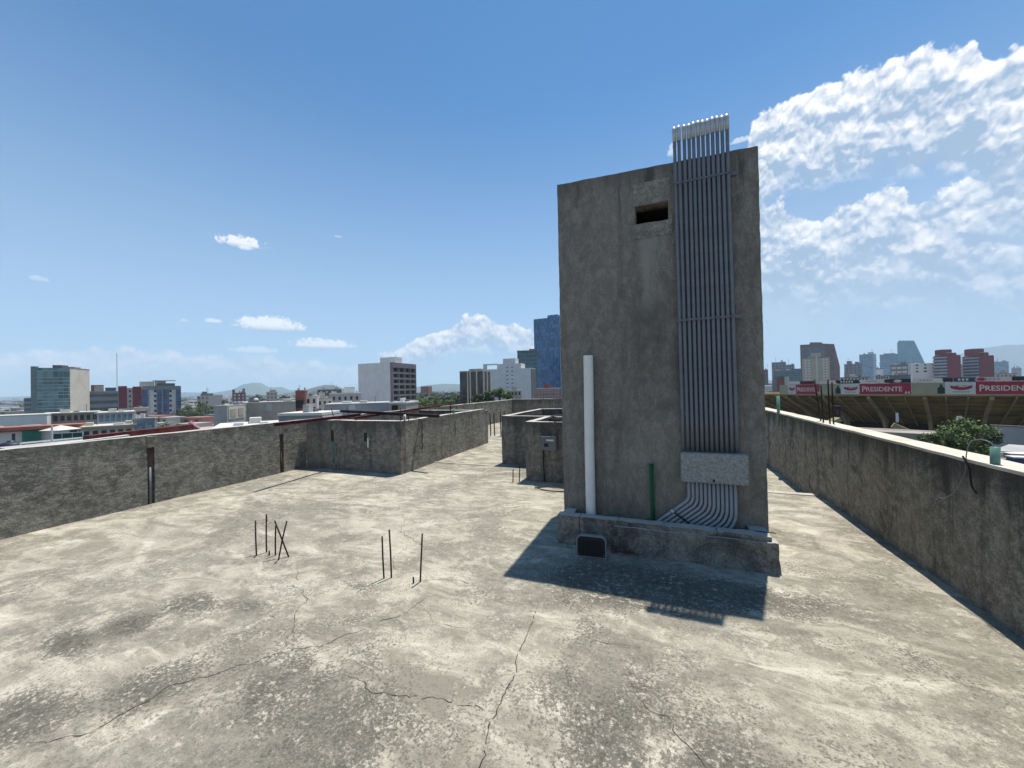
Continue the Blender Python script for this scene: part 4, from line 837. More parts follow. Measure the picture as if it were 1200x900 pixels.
# ------------------------------------------------------------------ ground and distance
bm = bmesh.new(); n = 40; S = 8900
gv = [[bm.verts.new((-S + 2 * S * i / n, -S + 2 * S * j / n, GZ)) for j in range(n + 1)] for i in range(n + 1)]
for i in range(n):
    for j in range(n): bm.faces.new((gv[i][j], gv[i + 1][j], gv[i + 1][j + 1], gv[i][j + 1]))
m, t, b_ = newmat('city_ground'); tc = t.new('ShaderNodeTexCoord').outputs['Object']
t.put(b_.inputs['Base Color'], t.mix(t.ramp(t.noise(tc, .012, 8, .7), .42, .6), (.12, .12, .11), t.mix(t.ramp(t.noise(tc, .05, 4, .6), .4, .6), (.04, .055, .03), (.16, .145, .13)))); b_.inputs['Roughness'].default_value = .95
o = obj('ground', bm, m); o['kind'] = 'structure'
def ridge(name, pts, D, thick, seed, m):
    """a mountain ridge built as terrain: silhouette heights along sight lines, slopes falling to both sides"""
    bm = bmesh.new(); rows = []
    xs = []
    for (a, ya), (c_, yc) in zip(pts, pts[1:]):
        k = max(2, int(abs(c_ - a) / 4))
        xs += [(a + (c_ - a) * i / k, ya + (yc - ya) * i / k) for i in range(k)]
    xs.append(pts[-1])
    for px, py in xs:
        v = ray(px, py); s = D / v.dot(FW); P = CAM + v * s; hv = Vector((v.x, v.y)).normalized()
        h = P.z - GZ; row = []
        for j in range(-7, 8):
            q = Vector((P.x, P.y)) + hv * thick * j / 7; f_ = max(0, 1 - abs(j) / 7)
            hh = h * (f_ ** 1.3) * (1 + .30 * (1 - f_) * noise.noise(Vector((q.x / 700, q.y / 700, seed))) * 2) + h * .03 * noise.noise(Vector((q.x / 250, q.y / 250, seed)))
            row.append(bm.verts.new((q.x, q.y, GZ - 3 + max(0, hh))))
        rows.append(row)
    for a, c_ in zip(rows, rows[1:]):
        for j in range(14): bm.faces.new((a[j], a[j + 1], c_[j + 1], c_[j]))
    o = obj(name, bm, m, None, True); o['kind'] = 'structure'
M_mtn = mat('mountain_scrub', (.06, .075, .05), .95, 0, .3, .002)
ridge('mountains', [(-500, 462), (-200, 464), (0, 465), (60, 463), (150, 464), (215, 459.5), (250, 460), (272, 456.5), (284, 450.5), (296, 448), (306, 448.5), (316, 454), (330, 453), (340, 457), (355, 458), (370, 454), (392, 452), (410, 458), (470, 457), (500, 451), (520, 449.5), (545, 450), (600, 452), (700, 450)], 5000, 1500, 1.0, M_mtn)
ridge('mountains', [(880, 446), (960, 443), (1040, 438), (1090, 428), (1120, 416), (1140, 410), (1160, 406), (1180, 404.5), (1200, 403), (1260, 398), (1400, 392), (1700, 400)], 4900, 1700, 5.0, M_mtn)
ridge('hills', [(330, 461), (352, 458), (368, 453.5), (380, 450.5), (392, 451), (402, 455), (420, 460), (440, 462)], 2600, 500, 9.0, mat('near_hill_green', (.05, .06, .035), .95, 0, .4, .02))

def vcol_mat(name, rough=.9):
    m, t, b_ = newmat(name); a = t.new('ShaderNodeVertexColor'); a.layer_name = 'tint'; t.put(b_.inputs['Base Color'], a.outputs[0]); b_.inputs['Roughness'].default_value = rough; return m
def set_tint(o, cols):      # cols: one colour per polygon
    at = o.data.color_attributes.new('tint', 'FLOAT_COLOR', 'CORNER'); buf = []
    for p in o.data.polygons: buf += list((*cols[p.index], 1)) * p.loop_total
    at.data.foreach_set('color', buf)
M_vc = vcol_mat('painted_houses'); rnd = random.Random(11)
pal = [(.62, .60, .55), (.5, .47, .42), (.35, .33, .30), (.28, .27, .26), (.42, .30, .24), (.30, .14, .11), (.55, .55, .55), (.45, .42, .36), (.2, .2, .21), (.66, .64, .60)]
def boxes(name, rng, n, D0, D1, h0, h1, w0, w1, seed, tall=.04):
    rnd = random.Random(seed); bm = bmesh.new(); cols = []
    for k in range(n):
        px = rnd.uniform(*rng); D = D0 * (D1 / D0) ** rnd.random(); v = hray(px); P = v * (D / math.cos(math.atan((px - 600) / FPX)))
        w, d_ = rnd.uniform(w0, w1) * (D / D0) ** .35, rnd.uniform(w0, w1) * (D / D0) ** .35; h = rnd.uniform(h0, h1) * (2.0 if rnd.random() < tall else 1); a = R(rnd.choice((0, 0, 14, -20)) + rnd.uniform(-3, 3))
        c_ = rnd.choice(pal); vs = bx(bm, -w / 2, w / 2, -d_ / 2, d_ / 2, 0, h); M_ = Matrix.Translation((P.x, P.y, GZ)) @ Matrix.Rotation(a, 4, 'Z')
        for q in vs: q.co = M_ @ q.co
        cols += [c_] * 6
        if rnd.random() < .8:      # openings on the two sides facing here
            nf = max(1, int(h / 3.2)); nw = max(1, int(w / 4))
            for f_ in range(min(nf, 3)):
                for i in range(min(nw, 5)):
                    zt = h - .9 - 3.1 * f_; xw = -w / 2 + (i + .5) * w / min(nw, 5); ww = rnd.uniform(.5, 1.1)
                    vs = bx(bm, xw - ww, xw + ww, -d_ / 2 - .08, -d_ / 2 + .1, zt - 1.4, zt)
                    for q in vs: q.co = M_ @ q.co
                    cols += [(.05, .055, .06)] * 6
    me_n = len(bm.faces); o = obj(name, bm, M_vc); set_tint(o, cols); tag(o, None, None, None, 'stuff'); return o
boxes('distant_city', (-120, 700), 1300, 250, 4200, 5, 13.5, 7, 15, 5)
boxes('distant_city', (860, 1320), 380, 300, 3600, 12, 20.5, 12, 30, 6, .03)
boxes('houses_below', (-60, 500), 300, 105, 240, 5, 12.5, 5, 11, 8, 0)

# ------------------------------------------------------------------ trees
def leafmat(name, a, c_):
    m, t, b_ = newmat(name); tc = t.new('ShaderNodeTexCoord').outputs['Object']; gi = t.new('ShaderNodeNewGeometry')
    f = t.m('ADD', t.m('MULTIPLY', gi.outputs['Random Per Island'], .6), t.m('MULTIPLY', t.noise(tc, .9, 3), .6))
    t.put(b_.inputs['Base Color'], t.mix(t.ramp(f, .3, .9), a, c_)); b_.inputs['Roughness'].default_value = .7
    b_.inputs['Subsurface Weight'].default_value = 0; return m
L1 = leafmat('foliage_mid', (.045, .075, .02), (.15, .20, .055)); L2 = leafmat('foliage_dark', (.022, .042, .016), (.07, .10, .035)); L3 = leafmat('foliage_olive', (.045, .06, .02), (.13, .14, .05))
def tree(label, P, r, ztop, m, n=1600, leaf=.22, squash=.8, seed=1, cat='tree', group='trees between the houses', name='tree', clumps=26):
    rnd = random.Random(seed); zc = ztop - r * squash; t_ = thing(name, label, cat, (P.x, P.y, GZ), 0, group); H = zc - GZ
    bm = bmesh.new(); cl = []
    for k in range(clumps):
        while True:
            v = Vector((rnd.uniform(-1, 1), rnd.uniform(-1, 1), rnd.uniform(-1, 1)))
            if .25 < v.length < .95: break
        cl.append((Vector((v.x * r * .8, v.y * r * .8, v.z * r * squash * .8)), r * rnd.uniform(.18, .38)))
    for k in range(n):
        c_, cr = rnd.choice(cl); v = Vector((rnd.gauss(0, 1), rnd.gauss(0, 1), rnd.gauss(0, 1))).normalized() * cr * rnd.uniform(.55, 1.08); v.z *= .75
        p = Vector((0, 0, H)) + c_ + v; nn = (v.normalized() + Vector((rnd.gauss(0, .5), rnd.gauss(0, .5), rnd.gauss(.4, .5)))).normalized(); u = nn.orthogonal().normalized(); u = Matrix.Rotation(rnd.uniform(0, 6.28), 3, nn) @ u; w = nn.cross(u); s = leaf * rnd.uniform(.6, 1.3)
        bm.faces.new([bm.verts.new(p + q) for q in (-u * s, w * s * .5, u * s, -w * s * .5)])
    obj('crown', bm, m, t_)
    bm = bmesh.new(); tube(bm, [(0, 0, 0), (.1 * r, 0, H * .5), (0, .05 * r, H * .86), (0, 0, H)], .09 * r, 9, r2=.045 * r)
    for k in range(7):
        c_ = cl[k][0]; tube(bm, [(0, 0, H * .84), Vector((c_.x * .4, c_.y * .4, H + c_.z * .3 - .1 * r)), Vector((c_.x, c_.y, H + c_.z))], .03 * r, 6, r2=.008 * r)
    obj('trunk', bm, M_bark, t_)
def tr(label, px, yt, D, wpx, m, seed, **k): 
    P = far(px, yt, D); r = wpx * .5 * D / FPX * math.cos(0) ; tree(label, P, r, P.z, m, seed=seed, **k)
tr('bushy green tree at the foot of the stadium just over the right parapet', 1130, 488, 38, 66, L1, 3, n=8000, leaf=.13, squash=.80, clumps=46, group='trees below the stadium')
tr('small olive tree left of the big bushy tree by the stadium', 1090, 507, 36, 26, L3, 4, n=1500, leaf=.12, group='trees below the stadium')
tr('smaller dark tree right behind the big bushy tree by the stadium', 1150, 497, 41, 38, L2, 5, n=2500, leaf=.14, group='trees below the stadium')
tg = [(192, 494, 92, 24, L1, 'low green tree below the white and blue apartment block'), (204, 496, 96, 18, L1, 'second low tree, right beside the one below the apartment block'),
      (222, 473, 215, 26, L3, 'broad olive tree between the apartment block and the dark brown tower'), (240, 469, 225, 26, L1, 'taller green tree in front of the dark brown tower'), (232, 478, 190, 24, L2, 'low dark tree beneath the dark brown tower'),
      (258, 466, 330, 16, L2, 'small dark tree right of the dark brown tower'), (300, 462, 420, 18, L2, 'dark tree under the distant peak'), (334, 462, 360, 12, L2, 'narrow dark tree left of the narrow brick block'),
      (497, 466, 150, 22, L1, 'green tree at the right foot of the tall white block'), (512, 464, 165, 24, L3, 'olive tree, second from the tall white block'), (524, 466, 150, 24, L1, 'dense green tree midway between white block and brown block'), (536, 463, 190, 20, L3, 'pale olive tree touching the left of the brown glass block'), (505, 472, 110, 30, L2, 'dark low tree over the far parapet by the tall white block'), (528, 473, 105, 30, L1, 'low green tree over the far parapet before the brown block'),
      (561, 461, 98, 20, L2, 'dark tree in front of the brown glass block'), (573, 456, 95, 20, L2, 'tallest dark tree before the white stepped building'), (585, 452.5, 100, 20, L1, 'green tree standing highest left of the beige small house'), (594, 458, 96, 14, L1, 'small tree next to the beige small house'),
      (911, 456, 120, 18, L3, 'yellowish tree left of the stadium end'), (904, 458, 150, 14, L3, 'pale dry tree by the stair tower edge'), (940, 450, 300, 10, L1, 'small green tree top at the foot of the beige apartment tower')]
for i, (px, yt, D, w, m, lab) in enumerate(tg): tr(lab, px, yt, D, w, m, 20 + i, n=1300, leaf=.0016 * D + .1)
# far woods reading as one mass
def woods(name, rng, n, D0, D1, seed, h0=9, h1=15):
    rnd = random.Random(seed); bm = bmesh.new()
    for k in range(n):
        px = rnd.uniform(*rng); D = D0 * (D1 / D0) ** rnd.random(); v = hray(px); P = v * (D / math.cos(math.atan((px - 600) / FPX))); h = rnd.uniform(h0, h1); r = rnd.uniform(3, 6) * (D / D0) ** .3
        for q in range(34):
            d = Vector((rnd.gauss(0, 1), rnd.gauss(0, 1), rnd.gauss(0, 1))).normalized(); c_ = Vector((P.x, P.y, GZ + h - r * .6)) + Vector((d.x * r, d.y * r, d.z * r * .6)) * rnd.uniform(.5, 1)
            u = (d + Vector((rnd.gauss(0, .6), rnd.gauss(0, .6), rnd.gauss(0, .6)))).orthogonal().normalized(); w = d.cross(u); s = r * rnd.uniform(.2, .42)
            bm.faces.new([bm.verts.new(c_ + e) for e in (-u * s, w * s * .7, u * s, -w * s * .7)])
    o = obj(name, bm, L2); tag(o, None, None, None, 'stuff')
woods('distant_woods', (-100, 700), 620, 200, 3000, 3)
woods('distant_woods', (480, 560), 120, 230, 900, 5, 12, 18)
woods('distant_woods', (870, 1300), 160, 250, 2500, 4)

# ================================================================== STADIUM
def plan(lat, dep): return Vector((HR.x * lat + HF.x * dep, HR.y * lat + HF.y * dep))
SC = plan(115.9, 101); SR = 60.0
def rim_t(px, Rr=SR):
    v = hray(px); b2 = v.dot(SC); c2 = SC.dot(SC) - Rr * Rr; s = b2 - math.sqrt(max(0, b2 * b2 - c2)); q = v * s - SC; return math.atan2(q.y, q.x)
SP = lambda th, r_, z: Vector((r_ * math.cos(th), r_ * math.sin(th), z))
t0, t1 = rim_t(912), rim_t(1235)
if t1 < t0: t1 += 2 * math.pi
st = thing('stadium', 'bullring like concrete stadium with a ribbed ochre underside and a rim of advertising', 'stadium', (SC.x, SC.y, GZ))
M_och = mat('ochre_concrete', (.22, .16, .06), .9, 0, .35, .3, .02, 2); M_rib = mat('pale_ochre_rib', (.27, .225, .125), .9, 0, .15, .5); M_sdk = mat('dark_concourse', (.05, .05, .05), .95)
ZR = -.95 - GZ + .0          # local height of the rim under the boards
def arc(name, prof, a0, a1, m, n=90, closed=True):
    bm = bmesh.new(); rings = []
    for i in range(n + 1):
        th = a0 + (a1 - a0) * i / n; rings.append([bm.verts.new(SP(th, r_, z)) for r_, z in prof])
    k = len(prof)
    for A, C in zip(rings, rings[1:]):
        for j in range(k if closed else k - 1): bm.faces.new((A[j], A[(j + 1) % k], C[(j + 1) % k], C[j]))
    if closed: bm.faces.new(rings[0][::-1]); bm.faces.new(rings[-1])
    return obj(name, bm, m, st)
A0, A1 = t0 - .22, t1 + .35
arc('seating_bowl', [(SR - .1, ZR), (48.0, ZR - 5.9), (47.4, ZR - 5.5), (59.5, ZR + .5)], A0, A1, M_och)
arc('rim_beam', [(SR + .05, ZR - .2), (SR + .05, ZR + .09), (SR - .5, ZR + .1), (SR - .5, ZR - .2)], A0, A1, M_rib)
for k in range(7):      # board marked steps on the underside
    f_ = (k + .7) / 8; r_ = SR - .1 - 12 * f_; z = ZR - 5.9 * f_
    arc('step_edge', [(r_ + .10, z - .12), (r_ - .15, z - .24), (r_ - .1, z - .05)], A0, A1, M_och)
arc('inner_wall', [(42, 0), (42, ZR - 5.6), (41.5, ZR - 5.6), (41.5, 0)], A0, A1, M_sdk)
arc('ceiling', [(48.1, ZR - 5.7), (48.1, ZR - 5.4), (42.1, ZR - 5.4), (42.1, ZR - 5.7)], A0, A1, M_sdk)
arc('gallery_floor', [(54, ZR - 11.2), (54, ZR - 10.8), (42.1, ZR - 10.8), (42.1, ZR - 11.2)], A0, A1, M_sdk)
nR = 0; dth = 2.35 / SR; th = A0 + .01; k = 0
while th < A1:
    big_ = k % 3 == 0
    prof = [(SR - .15, ZR - .3), (SR - .15, ZR - .75), (54.6, ZR - 3.4), (52.2, ZR - 5.2), (51.1, ZR - 7.2), (51.0, 0), (50.2, 0), (50.2, ZR - 5.6), (48.2, ZR - 6.1)] if big_ else [(SR - .15, ZR - .3), (SR - .2, ZR - .6), (48.2, ZR - 6.2), (48.2, ZR - 6.0)]
    w = .24 if big_ else .09; bm = bmesh.new(); tv = Vector((-math.sin(th), math.cos(th), 0))
    A = [bm.verts.new(SP(th, r_, z) - tv * w) for r_, z in prof]; C = [bm.verts.new(SP(th, r_, z) + tv * w) for r_, z in prof]
    bm.faces.new(A); bm.faces.new(C[::-1])
    for j in range(len(prof)): bm.faces.new((A[j], A[(j + 1) % len(prof)], C[(j + 1) % len(prof)], C[j]))
    obj('pillar' if big_ else 'rib', bm, M_rib, st); th += dth; k += 1
# stairs between pillars and a ramp in front
def bar_obj(name, p, q, w, h, m, parent=None, label=None, cat=None):
    bm = bmesh.new(); bar(bm, p, q, w, h); o = obj(name, bm, m, parent)
    if label: tag(o, label, cat)
    return o
bar_obj('stair_flight', far(1046, 498, 62), far(1078, 512, 60), 1.2, .8, M_rib, None, 'pale concrete stair flight running down under the stadium stands', 'stairs')
bar_obj('stair_flight', far(966, 499, 60), far(982, 491, 60), 1.2, .6, M_rib, None, 'short pale stair flight under the left part of the stadium', 'stairs')
b = B('kiosk', 'small dark kiosk with a faint red emblem under the stadium stands', 'kiosk', 976, 985, 985, 476, 66, 0, 2); b.box('wall', M_dark, 0, b.W, 0, b.D, b.H - 4, b.H); b.box('panel', mat('dull_red_panel', (.18, .03, .02), .8), b.W * .3, b.W * .7, -.05, 0, b.H - 1.5, b.H - .6)
b = B('kiosk', 'small white lit booth between two stadium pillars', 'kiosk', 1048.5, 1053, 1053, 484, 66, 0, 1); b.box('wall', M_white, 0, b.W, 0, b.D, b.H - 1.6, b.H); b.box('post', M_dgrey, b.W * .4, b.W * .6, .3, .5, 0, b.H - 1.602)
for px in (1124,):
    P = far(px, 491, 57); t_ = thing('sign_plate', 'small white square sign with a black dot on the stadium above the bushy tree', 'sign', (P.x, P.y, P.z)); t_.rotation_euler = (0, 0, math.atan2(HR.y, HR.x)); box('plate', M_white, t_, -.4, .4, -.05, 0, -.45, .45); bm = bmesh.new(); tube(bm, [(0, -.10, 0), (0, -.052, 0)], .14, 12); obj('dot', bm, M_black, t_)
# --- advertising boards: pieces of real lettering bent along the rim
M_adr = mat('advert_red', (.33, .022, .045), .6, 0, .05, .2); M_adw = mat('advert_white', (.55, .53, .48), .6, 0, .05, .2); M_adb = mat('advert_beige', (.33, .295, .19), .6, 0, .12, .3); M_let = mat('letter_cream', (.58, .53, .42), .6); M_adk = mat('advert_dark', (.02, .022, .03), .6); M_bot = mat('bottle_dark', (.012, .03, .025), .4)
BZ0, BZ1 = ZR + .10, ZR + 2.02
def board(name, label, px0, px1, z0, z1, m, r=SR + .12, group='advertising boards along the stadium rim'):
    a, c_ = rim_t(px0, r), rim_t(px1, r)
    if c_ < a: c_ += 2 * math.pi
    root = thing(name, label, 'banner', (SC.x, SC.y, GZ), 0, group)
    bm = bmesh.new(); n = 12; rings = []
    for i in range(n + 1):
        th = a + .0006 + (c_ - a - .0012) * i / n; rings.append([bm.verts.new(SP(th, r_, z)) for r_, z in ((r, z0), (r, z1), (r - .1, z1), (r - .1, z0))])
    for A, C in zip(rings, rings[1:]):
        for j in range(4): bm.faces.new((A[j], A[(j + 1) % 4], C[(j + 1) % 4], C[j]))
    bm.faces.new(rings[0][::-1]); bm.faces.new(rings[-1]); obj('panel', bm, m, root)
    root['a0'] = a; root['a1'] = c_; return root, a, c_
def bend(parent, name, polys, a, z, m, r=SR + .12, off=.03):
    """flat shapes (x along the rim, y up) laid on the curved board"""
    bm = bmesh.new()
    for P in polys:
        th = lambda x: a + x / r
        A = [bm.verts.new(SP(th(x), r + off, z + y)) for x, y in P]; bm.faces.new(A)
    return obj(name, bm, m, parent)
def text_polys(body, size, sx=1.0, bold=.0):
    cu = bpy.data.curves.new('tmp', 'FONT'); cu.body = body; cu.size = size; cu.offset = bold; cu.resolution_u = 3
    to = bpy.data.objects.new('tmp', cu); COL.objects.link(to); bpy.context.view_layer.update()
    me = bpy.data.meshes.new_from_object(to.evaluated_get(bpy.context.evaluated_depsgraph_get()))
    P = [[(me.vertices[v].co.x * sx, me.vertices[v].co.y) for v in p.vertices] for p in me.polygons]
    bpy.data.objects.remove(to); bpy.data.curves.remove(cu); bpy.data.meshes.remove(me)
    xs = [x for p in P for x, y in p]; return P, min(xs), max(xs)
def serif_word(first, rest, W, H):
    """capital first letter taller than the rest, with slab serifs; fits width W, height H"""
    P1, a1, b1 = text_polys(first, H * 1.36, .85, .022); P2, a2, b2 = text_polys(rest, H * 1.06, .92, .022)
    gap = .05; tot = (b1 - a1) + gap + (b2 - a2); k = W / tot
    out = [[((x - a1) * k, y) for x, y in p] for p in P1] + [[((x - a2 + (b1 - a1) + gap) * k, y + .06 * H) for x, y in p] for p in P2]
    return out
def ell(cx, cy, rx, ry, n=20, a0=0, a1=2 * math.pi): return [(cx + rx * math.cos(a0 + (a1 - a0) * i / n), cy + ry * math.sin(a0 + (a1 - a0) * i / n)) for i in range(n)]
def red_board(label, px0, px1, w0=.06, w1=.84):
    root, a, c_ = board('advert_banner', label, px0, px1, BZ0, BZ1, M_adr); L = (c_ - a) * SR
    full = (rim_t(1068) - rim_t(1007)) * SR
    if px1 > 1200: L = full
    bend(root, 'lettering', serif_word('P', 'RESIDENTE', L * (w1 - w0), 1.05), a + w0 * L / SR, BZ0 + .48, M_let)
    bend(root, 'small_mark', [[(0, 0), (.25, 0), (.2, .38), (.05, .38)], [(.35, 0), (.6, 0), (.55, .38), (.40, .38)]], a + (w1 + .045) * L / SR, BZ0 + .12, M_let)
def logo_board(label, px0, px1):
    root, a, c_ = board('advert_banner', label, px0, px1, BZ0, BZ1, M_adw); L = (c_ - a) * SR; cx = L * .55; w = L * .36
    bend(root, 'emblem', [ell(cx, 1.18, w, .50, 24, math.pi, 2 * math.pi) + [(cx + w, 1.42), (cx + w * .6, 1.28), (cx + w * .25, 1.40), (cx, 1.30), (cx - w * .3, 1.40), (cx - w * .6, 1.28), (cx - w, 1.42)]], a, BZ0, M_adr)
    bend(root, 'highlight', [ell(cx + .1 * w, 1.20, w * .45, .07, 12)], a, BZ0, M_adw, off=.05)
    bend(root, 'small_line', [[(cx - w * .8 + i * w * .2, .32), (cx - w * .8 + i * w * .2 + w * .12, .32), (cx - w * .8 + i * w * .2 + w * .12, .42), (cx - w * .8 + i * w * .2, .42)] for i in range(8)], a, BZ0, M_adk)
def bottle_board(label, px0, px1, bp):
    root, a, c_ = board('advert_banner', label, px0, px1, BZ0, BZ1, M_adb)
    if bp:
        ab = (rim_t(bp) - a) * SR; ab = ab if ab > 0 else ab + 2 * math.pi * SR
        bend(root, 'bottle', [[(ab + x * 1.15, y) for x, y in ((-.36, .08), (.36, .08), (.36, .85), (.30, 1.08), (.13, 1.25), (.11, 1.62), (-.11, 1.62), (-.13, 1.25), (-.30, 1.08), (-.36, .85))]], a, BZ0, M_bot)
        bend(root, 'bottle_label', [[(ab - .3, .38), (ab + .3, .38), (ab + .3, .55), (ab - .3, .55)]], a, BZ0, M_adk, off=.05)
bottle_board('plain pinkish beige rim panel at the far left end of the stadium', 913, 923, None)
logo_board('white rim panel with a small red emblem, first from the stadium left end', 923, 932.5)
red_board('red rim banner reading PRESIDENTE in cream, the smallest and farthest one', 932.5, 960)
bottle_board('beige rim panel with a dark bottle, behind the three rusty bars', 960, 985, 982.5)
logo_board('white rim panel with a red emblem left of the middle red banner', 985, 1007)
red_board('red rim banner reading PRESIDENTE in cream, the middle one of three', 1007, 1068)
bottle_board('long beige rim panel with a dark bottle at its right end', 1068, 1107, 1103)
logo_board('white rim panel with a red emblem in front of the twin red towers', 1107, 1143)
red_board('red rim banner reading PRESIDENT, cut off by the right border', 1143, 1232)
# upper row of boards on the far seats
UR = 57.5; UZ0, UZ1 = ZR + 2.1, ZR + 2.75
for i, (a_, c_, m, lab) in enumerate(((925, 937, M_roofw, 'narrow white strip board above the smallest emblem panel'), (938, 954, M_beam, 'dark maroon strip board above the smallest red banner'), (960, 979, M_roofw, 'white strip board behind the three rusty bars'), (980, 1007, M_adk, 'dark strip board with white strokes above the middle emblem panel'),
        (1008, 1036, M_roofw, 'white strip board above the first letters of the middle banner'), (1037, 1068, M_adk, 'dark strip board above the last letters of the middle banner'), (1069, 1104, M_roofw, 'white strip board above the long beige panel'), (1105, 1117, M_adk, 'short dark strip board with a white blob'), (1118, 1143, mat('navy_board', (.02, .05, .08), .6), 'navy strip board with pale strokes above the right emblem panel'),
        (1144, 1185, M_roofw, 'white strip board with a round mark above the cut off red banner'), (1186, 1230, M_adk, 'dark strip board with a pale round mark at the right border'))):
    root, a, e = board('strip_board', lab, a_, c_, UZ0, UZ1, m, UR, 'strip boards above the stadium rim'); L = (e - a) * UR
    if m is M_roofw and i in (4, 6, 9): bend(root, 'strokes', [[(L * .25 + q * .42, .2), (L * .25 + q * .42 + .26, .2), (L * .25 + q * .42 + .26, .46), (L * .25 + q * .42, .46)] for q in range(int(L * .55 / .42))], a, UZ0, M_grey, UR)
    if m is not M_roofw and i in (3, 8): bend(root, 'strokes', [[(L * .2 + q * .42, .18), (L * .2 + q * .42 + .26, .18), (L * .2 + q * .42 + .26, .5), (L * .2 + q * .42, .5)] for q in range(int(L * .6 / .42))], a, UZ0, M_adw, UR)
    if i in (5, 10): bend(root, 'round_mark', [ell(L * .5, .3, .5, .26, 16)], a, UZ0, M_adw, UR)
    if i == 9: bend(root, 'round_mark', [ell(L * .17, .32, .55, .26, 16)], a, UZ0, M_adr, UR)
    bm = bmesh.new()
    for q in (.2, .8):
        th = a + (e - a) * q; p = SP(th, UR - .2, ZR + .2); tube(bm, [p, p + Vector((0, 0, 2.2))], .05, 5)
    obj('support', bm, M_dgrey, root)

# low walls and roofs between here and the stadium
b = B('boundary_wall', 'long dusty grey wall below the left part of the stadium', 'wall', 985, 1100, 1100, 506, 46, 0, 1.0); b.box('wall', M_tan, 0, b.W, 0, b.D, 0, b.H); b.box('panel', M_bgrey, b.fx(1044), b.fx(1062), -.15, 0, b.H - 1.5, b.H - .3)
b = B('earth_bank', 'brown earth bank with dry scrub below the stadium', 'bank', 930, 1110, 1110, 510, 42, 0, 3); b.box('soil', M_tan, 0, b.W, 0, b.D, 0, b.H)
b = B('boundary_wall', 'plain grey wall at the right border behind the pipe stub', 'wall', 1160, 1330, 1330, 507, 36, 0, .5); b.box('wall', M_grey, 0, b.W, 0, b.D, 0, b.H); b.box('coping', M_dgrey, -.1, b.W, -.06, b.D + .06, b.H + .002, b.H + .12)
P = far(1187, 529.5, 26)
b = B('neighbour_house', 'pale flat roof with clutter beyond the right parapet near the pipe stub', 'building', 1163, 1420, 1420, 549, 18, 0, 4); b.body(M_cream, M_grey); rz = b.H + GZ
rail('white roof rail beyond the pale green pipe stub, the upper one', far(1165, 531.5, 22), far(1230, 532, 22), .16, zb=rz, group='white rails beyond the right parapet')
rail('lower white roof rail beyond the pale green pipe stub', far(1163, 538, 20.5), far(1230, 539, 20.5), .12, zb=rz, group='white rails beyond the right parapet')
P = far(1196, 541, 19.5); t_ = thing('roof_clutter_box', 'small navy and white equipment box on the pale roof at the right border', 'equipment', (P.x, P.y, rz)); box('case', mat('navy_case', (.04, .05, .12), .6), t_, -.35, .5, -.2, .3, 0.02, P.z - rz + .2); box('lid', M_white, t_, -.38, .53, -.23, .33, P.z - rz + .2, P.z - rz + .26)
P = far(1190, 534, 21); t_ = thing('roof_clutter_box', 'small brick coloured block behind the navy equipment box', 'equipment', (P.x, P.y, rz)); box('case', M_terra, t_, -.3, .6, -.2, .3, 0.0, P.z - rz + .1); box('lid', M_white, t_, -.32, .62, -.22, .32, P.z - rz + .1, P.z - rz + .14)
bar_obj('roof_edge_flashing', Vector((5.6, 7.6, -1.35)), Vector((5.2, 16, -1.35)), .2, .12, M_beam, None, 'red roof edging just outside the right parapet under the bushy tree', 'roof edging')

# ================================================================== AIR, SKY, SUN
SUN = Vector((.28, 1.13, 3.93)).normalized()
el = math.asin(SUN.z); az = math.atan2(SUN.x, SUN.y)
ld = bpy.data.lights.new('sun', 'SUN'); lo = bpy.data.objects.new('sun', ld); COL.objects.link(lo)
ld.energy = 4.9; ld.angle = R(.53); ld.color = (1, .95, .86); lo.rotation_euler = (-SUN).to_track_quat('-Z', 'Y').to_euler()
bm = bmesh.new(); bx(bm, -9000, 9000, -9000, 9000, GZ - 4, 640)
m = bpy.data.materials.new('hazy_air'); m.use_nodes = True; t = N(m.node_tree); t.n.clear(); o_ = t.new('ShaderNodeOutputMaterial'); pv = t.new('ShaderNodeVolumePrincipled')
pv.inputs['Color'].default_value = (.64, .82, 1, 1); pv.inputs['Density'].default_value = .00015; pv.inputs['Anisotropy'].default_value = .0; t.l.new(pv.outputs[0], o_.inputs['Volume'])
hz = obj('haze', bm, m); hz['kind'] = 'stuff'

w = bpy.data.worlds.new('World'); sc.world = w; w.use_nodes = True; t = N(w.node_tree); t.n.clear()
wo = t.new('ShaderNodeOutputWorld'); bg = t.new('ShaderNodeBackground'); t.l.new(bg.outputs[0], wo.inputs[0]); bg.inputs['Strength'].default_value = .10
sky = t.new('ShaderNodeTexSky', sky_type='NISHITA'); sky.sun_disc = False; sky.sun_elevation = el; sky.sun_rotation = az; sky.altitude = 2200; sky.air_density = 1.0; sky.dust_density = .6; sky.ozone_density = 2.0
tcn = t.new('ShaderNodeTexCoord').outputs['Generated']; s = t.new('ShaderNodeSeparateXYZ'); t.put(s.inputs[0], tcn)
AZ = t.m('MULTIPLY', t.m('ARCTAN2', s.outputs[0], s.outputs[1]), 180 / math.pi)
EL = t.m('MULTIPLY', t.m('ARCSINE', s.outputs[2]), 180 / math.pi)
def azel(px, py): d = ray(px, py); return math.degrees(math.atan2(d.x, d.y)), math.degrees(math.asin(d.z))
cv = t.new('ShaderNodeCombineXYZ'); t.put(cv.inputs[0], AZ); t.put(cv.inputs[1], EL); ae = cv.outputs[0]
nbig = t.noise(ae, .16, 6, .6, .3, '2D'); nmed = t.noise(ae, .50, 8, .62, .12, '2D'); nfin = t.noise(ae, 1.7, 6, .6, .2, '2D')
wsc = t.vm('SCALE', t.noise(ae, .7, 3, .5, 0, '2D', 'Color')); wsc.node.inputs[3].default_value = .9
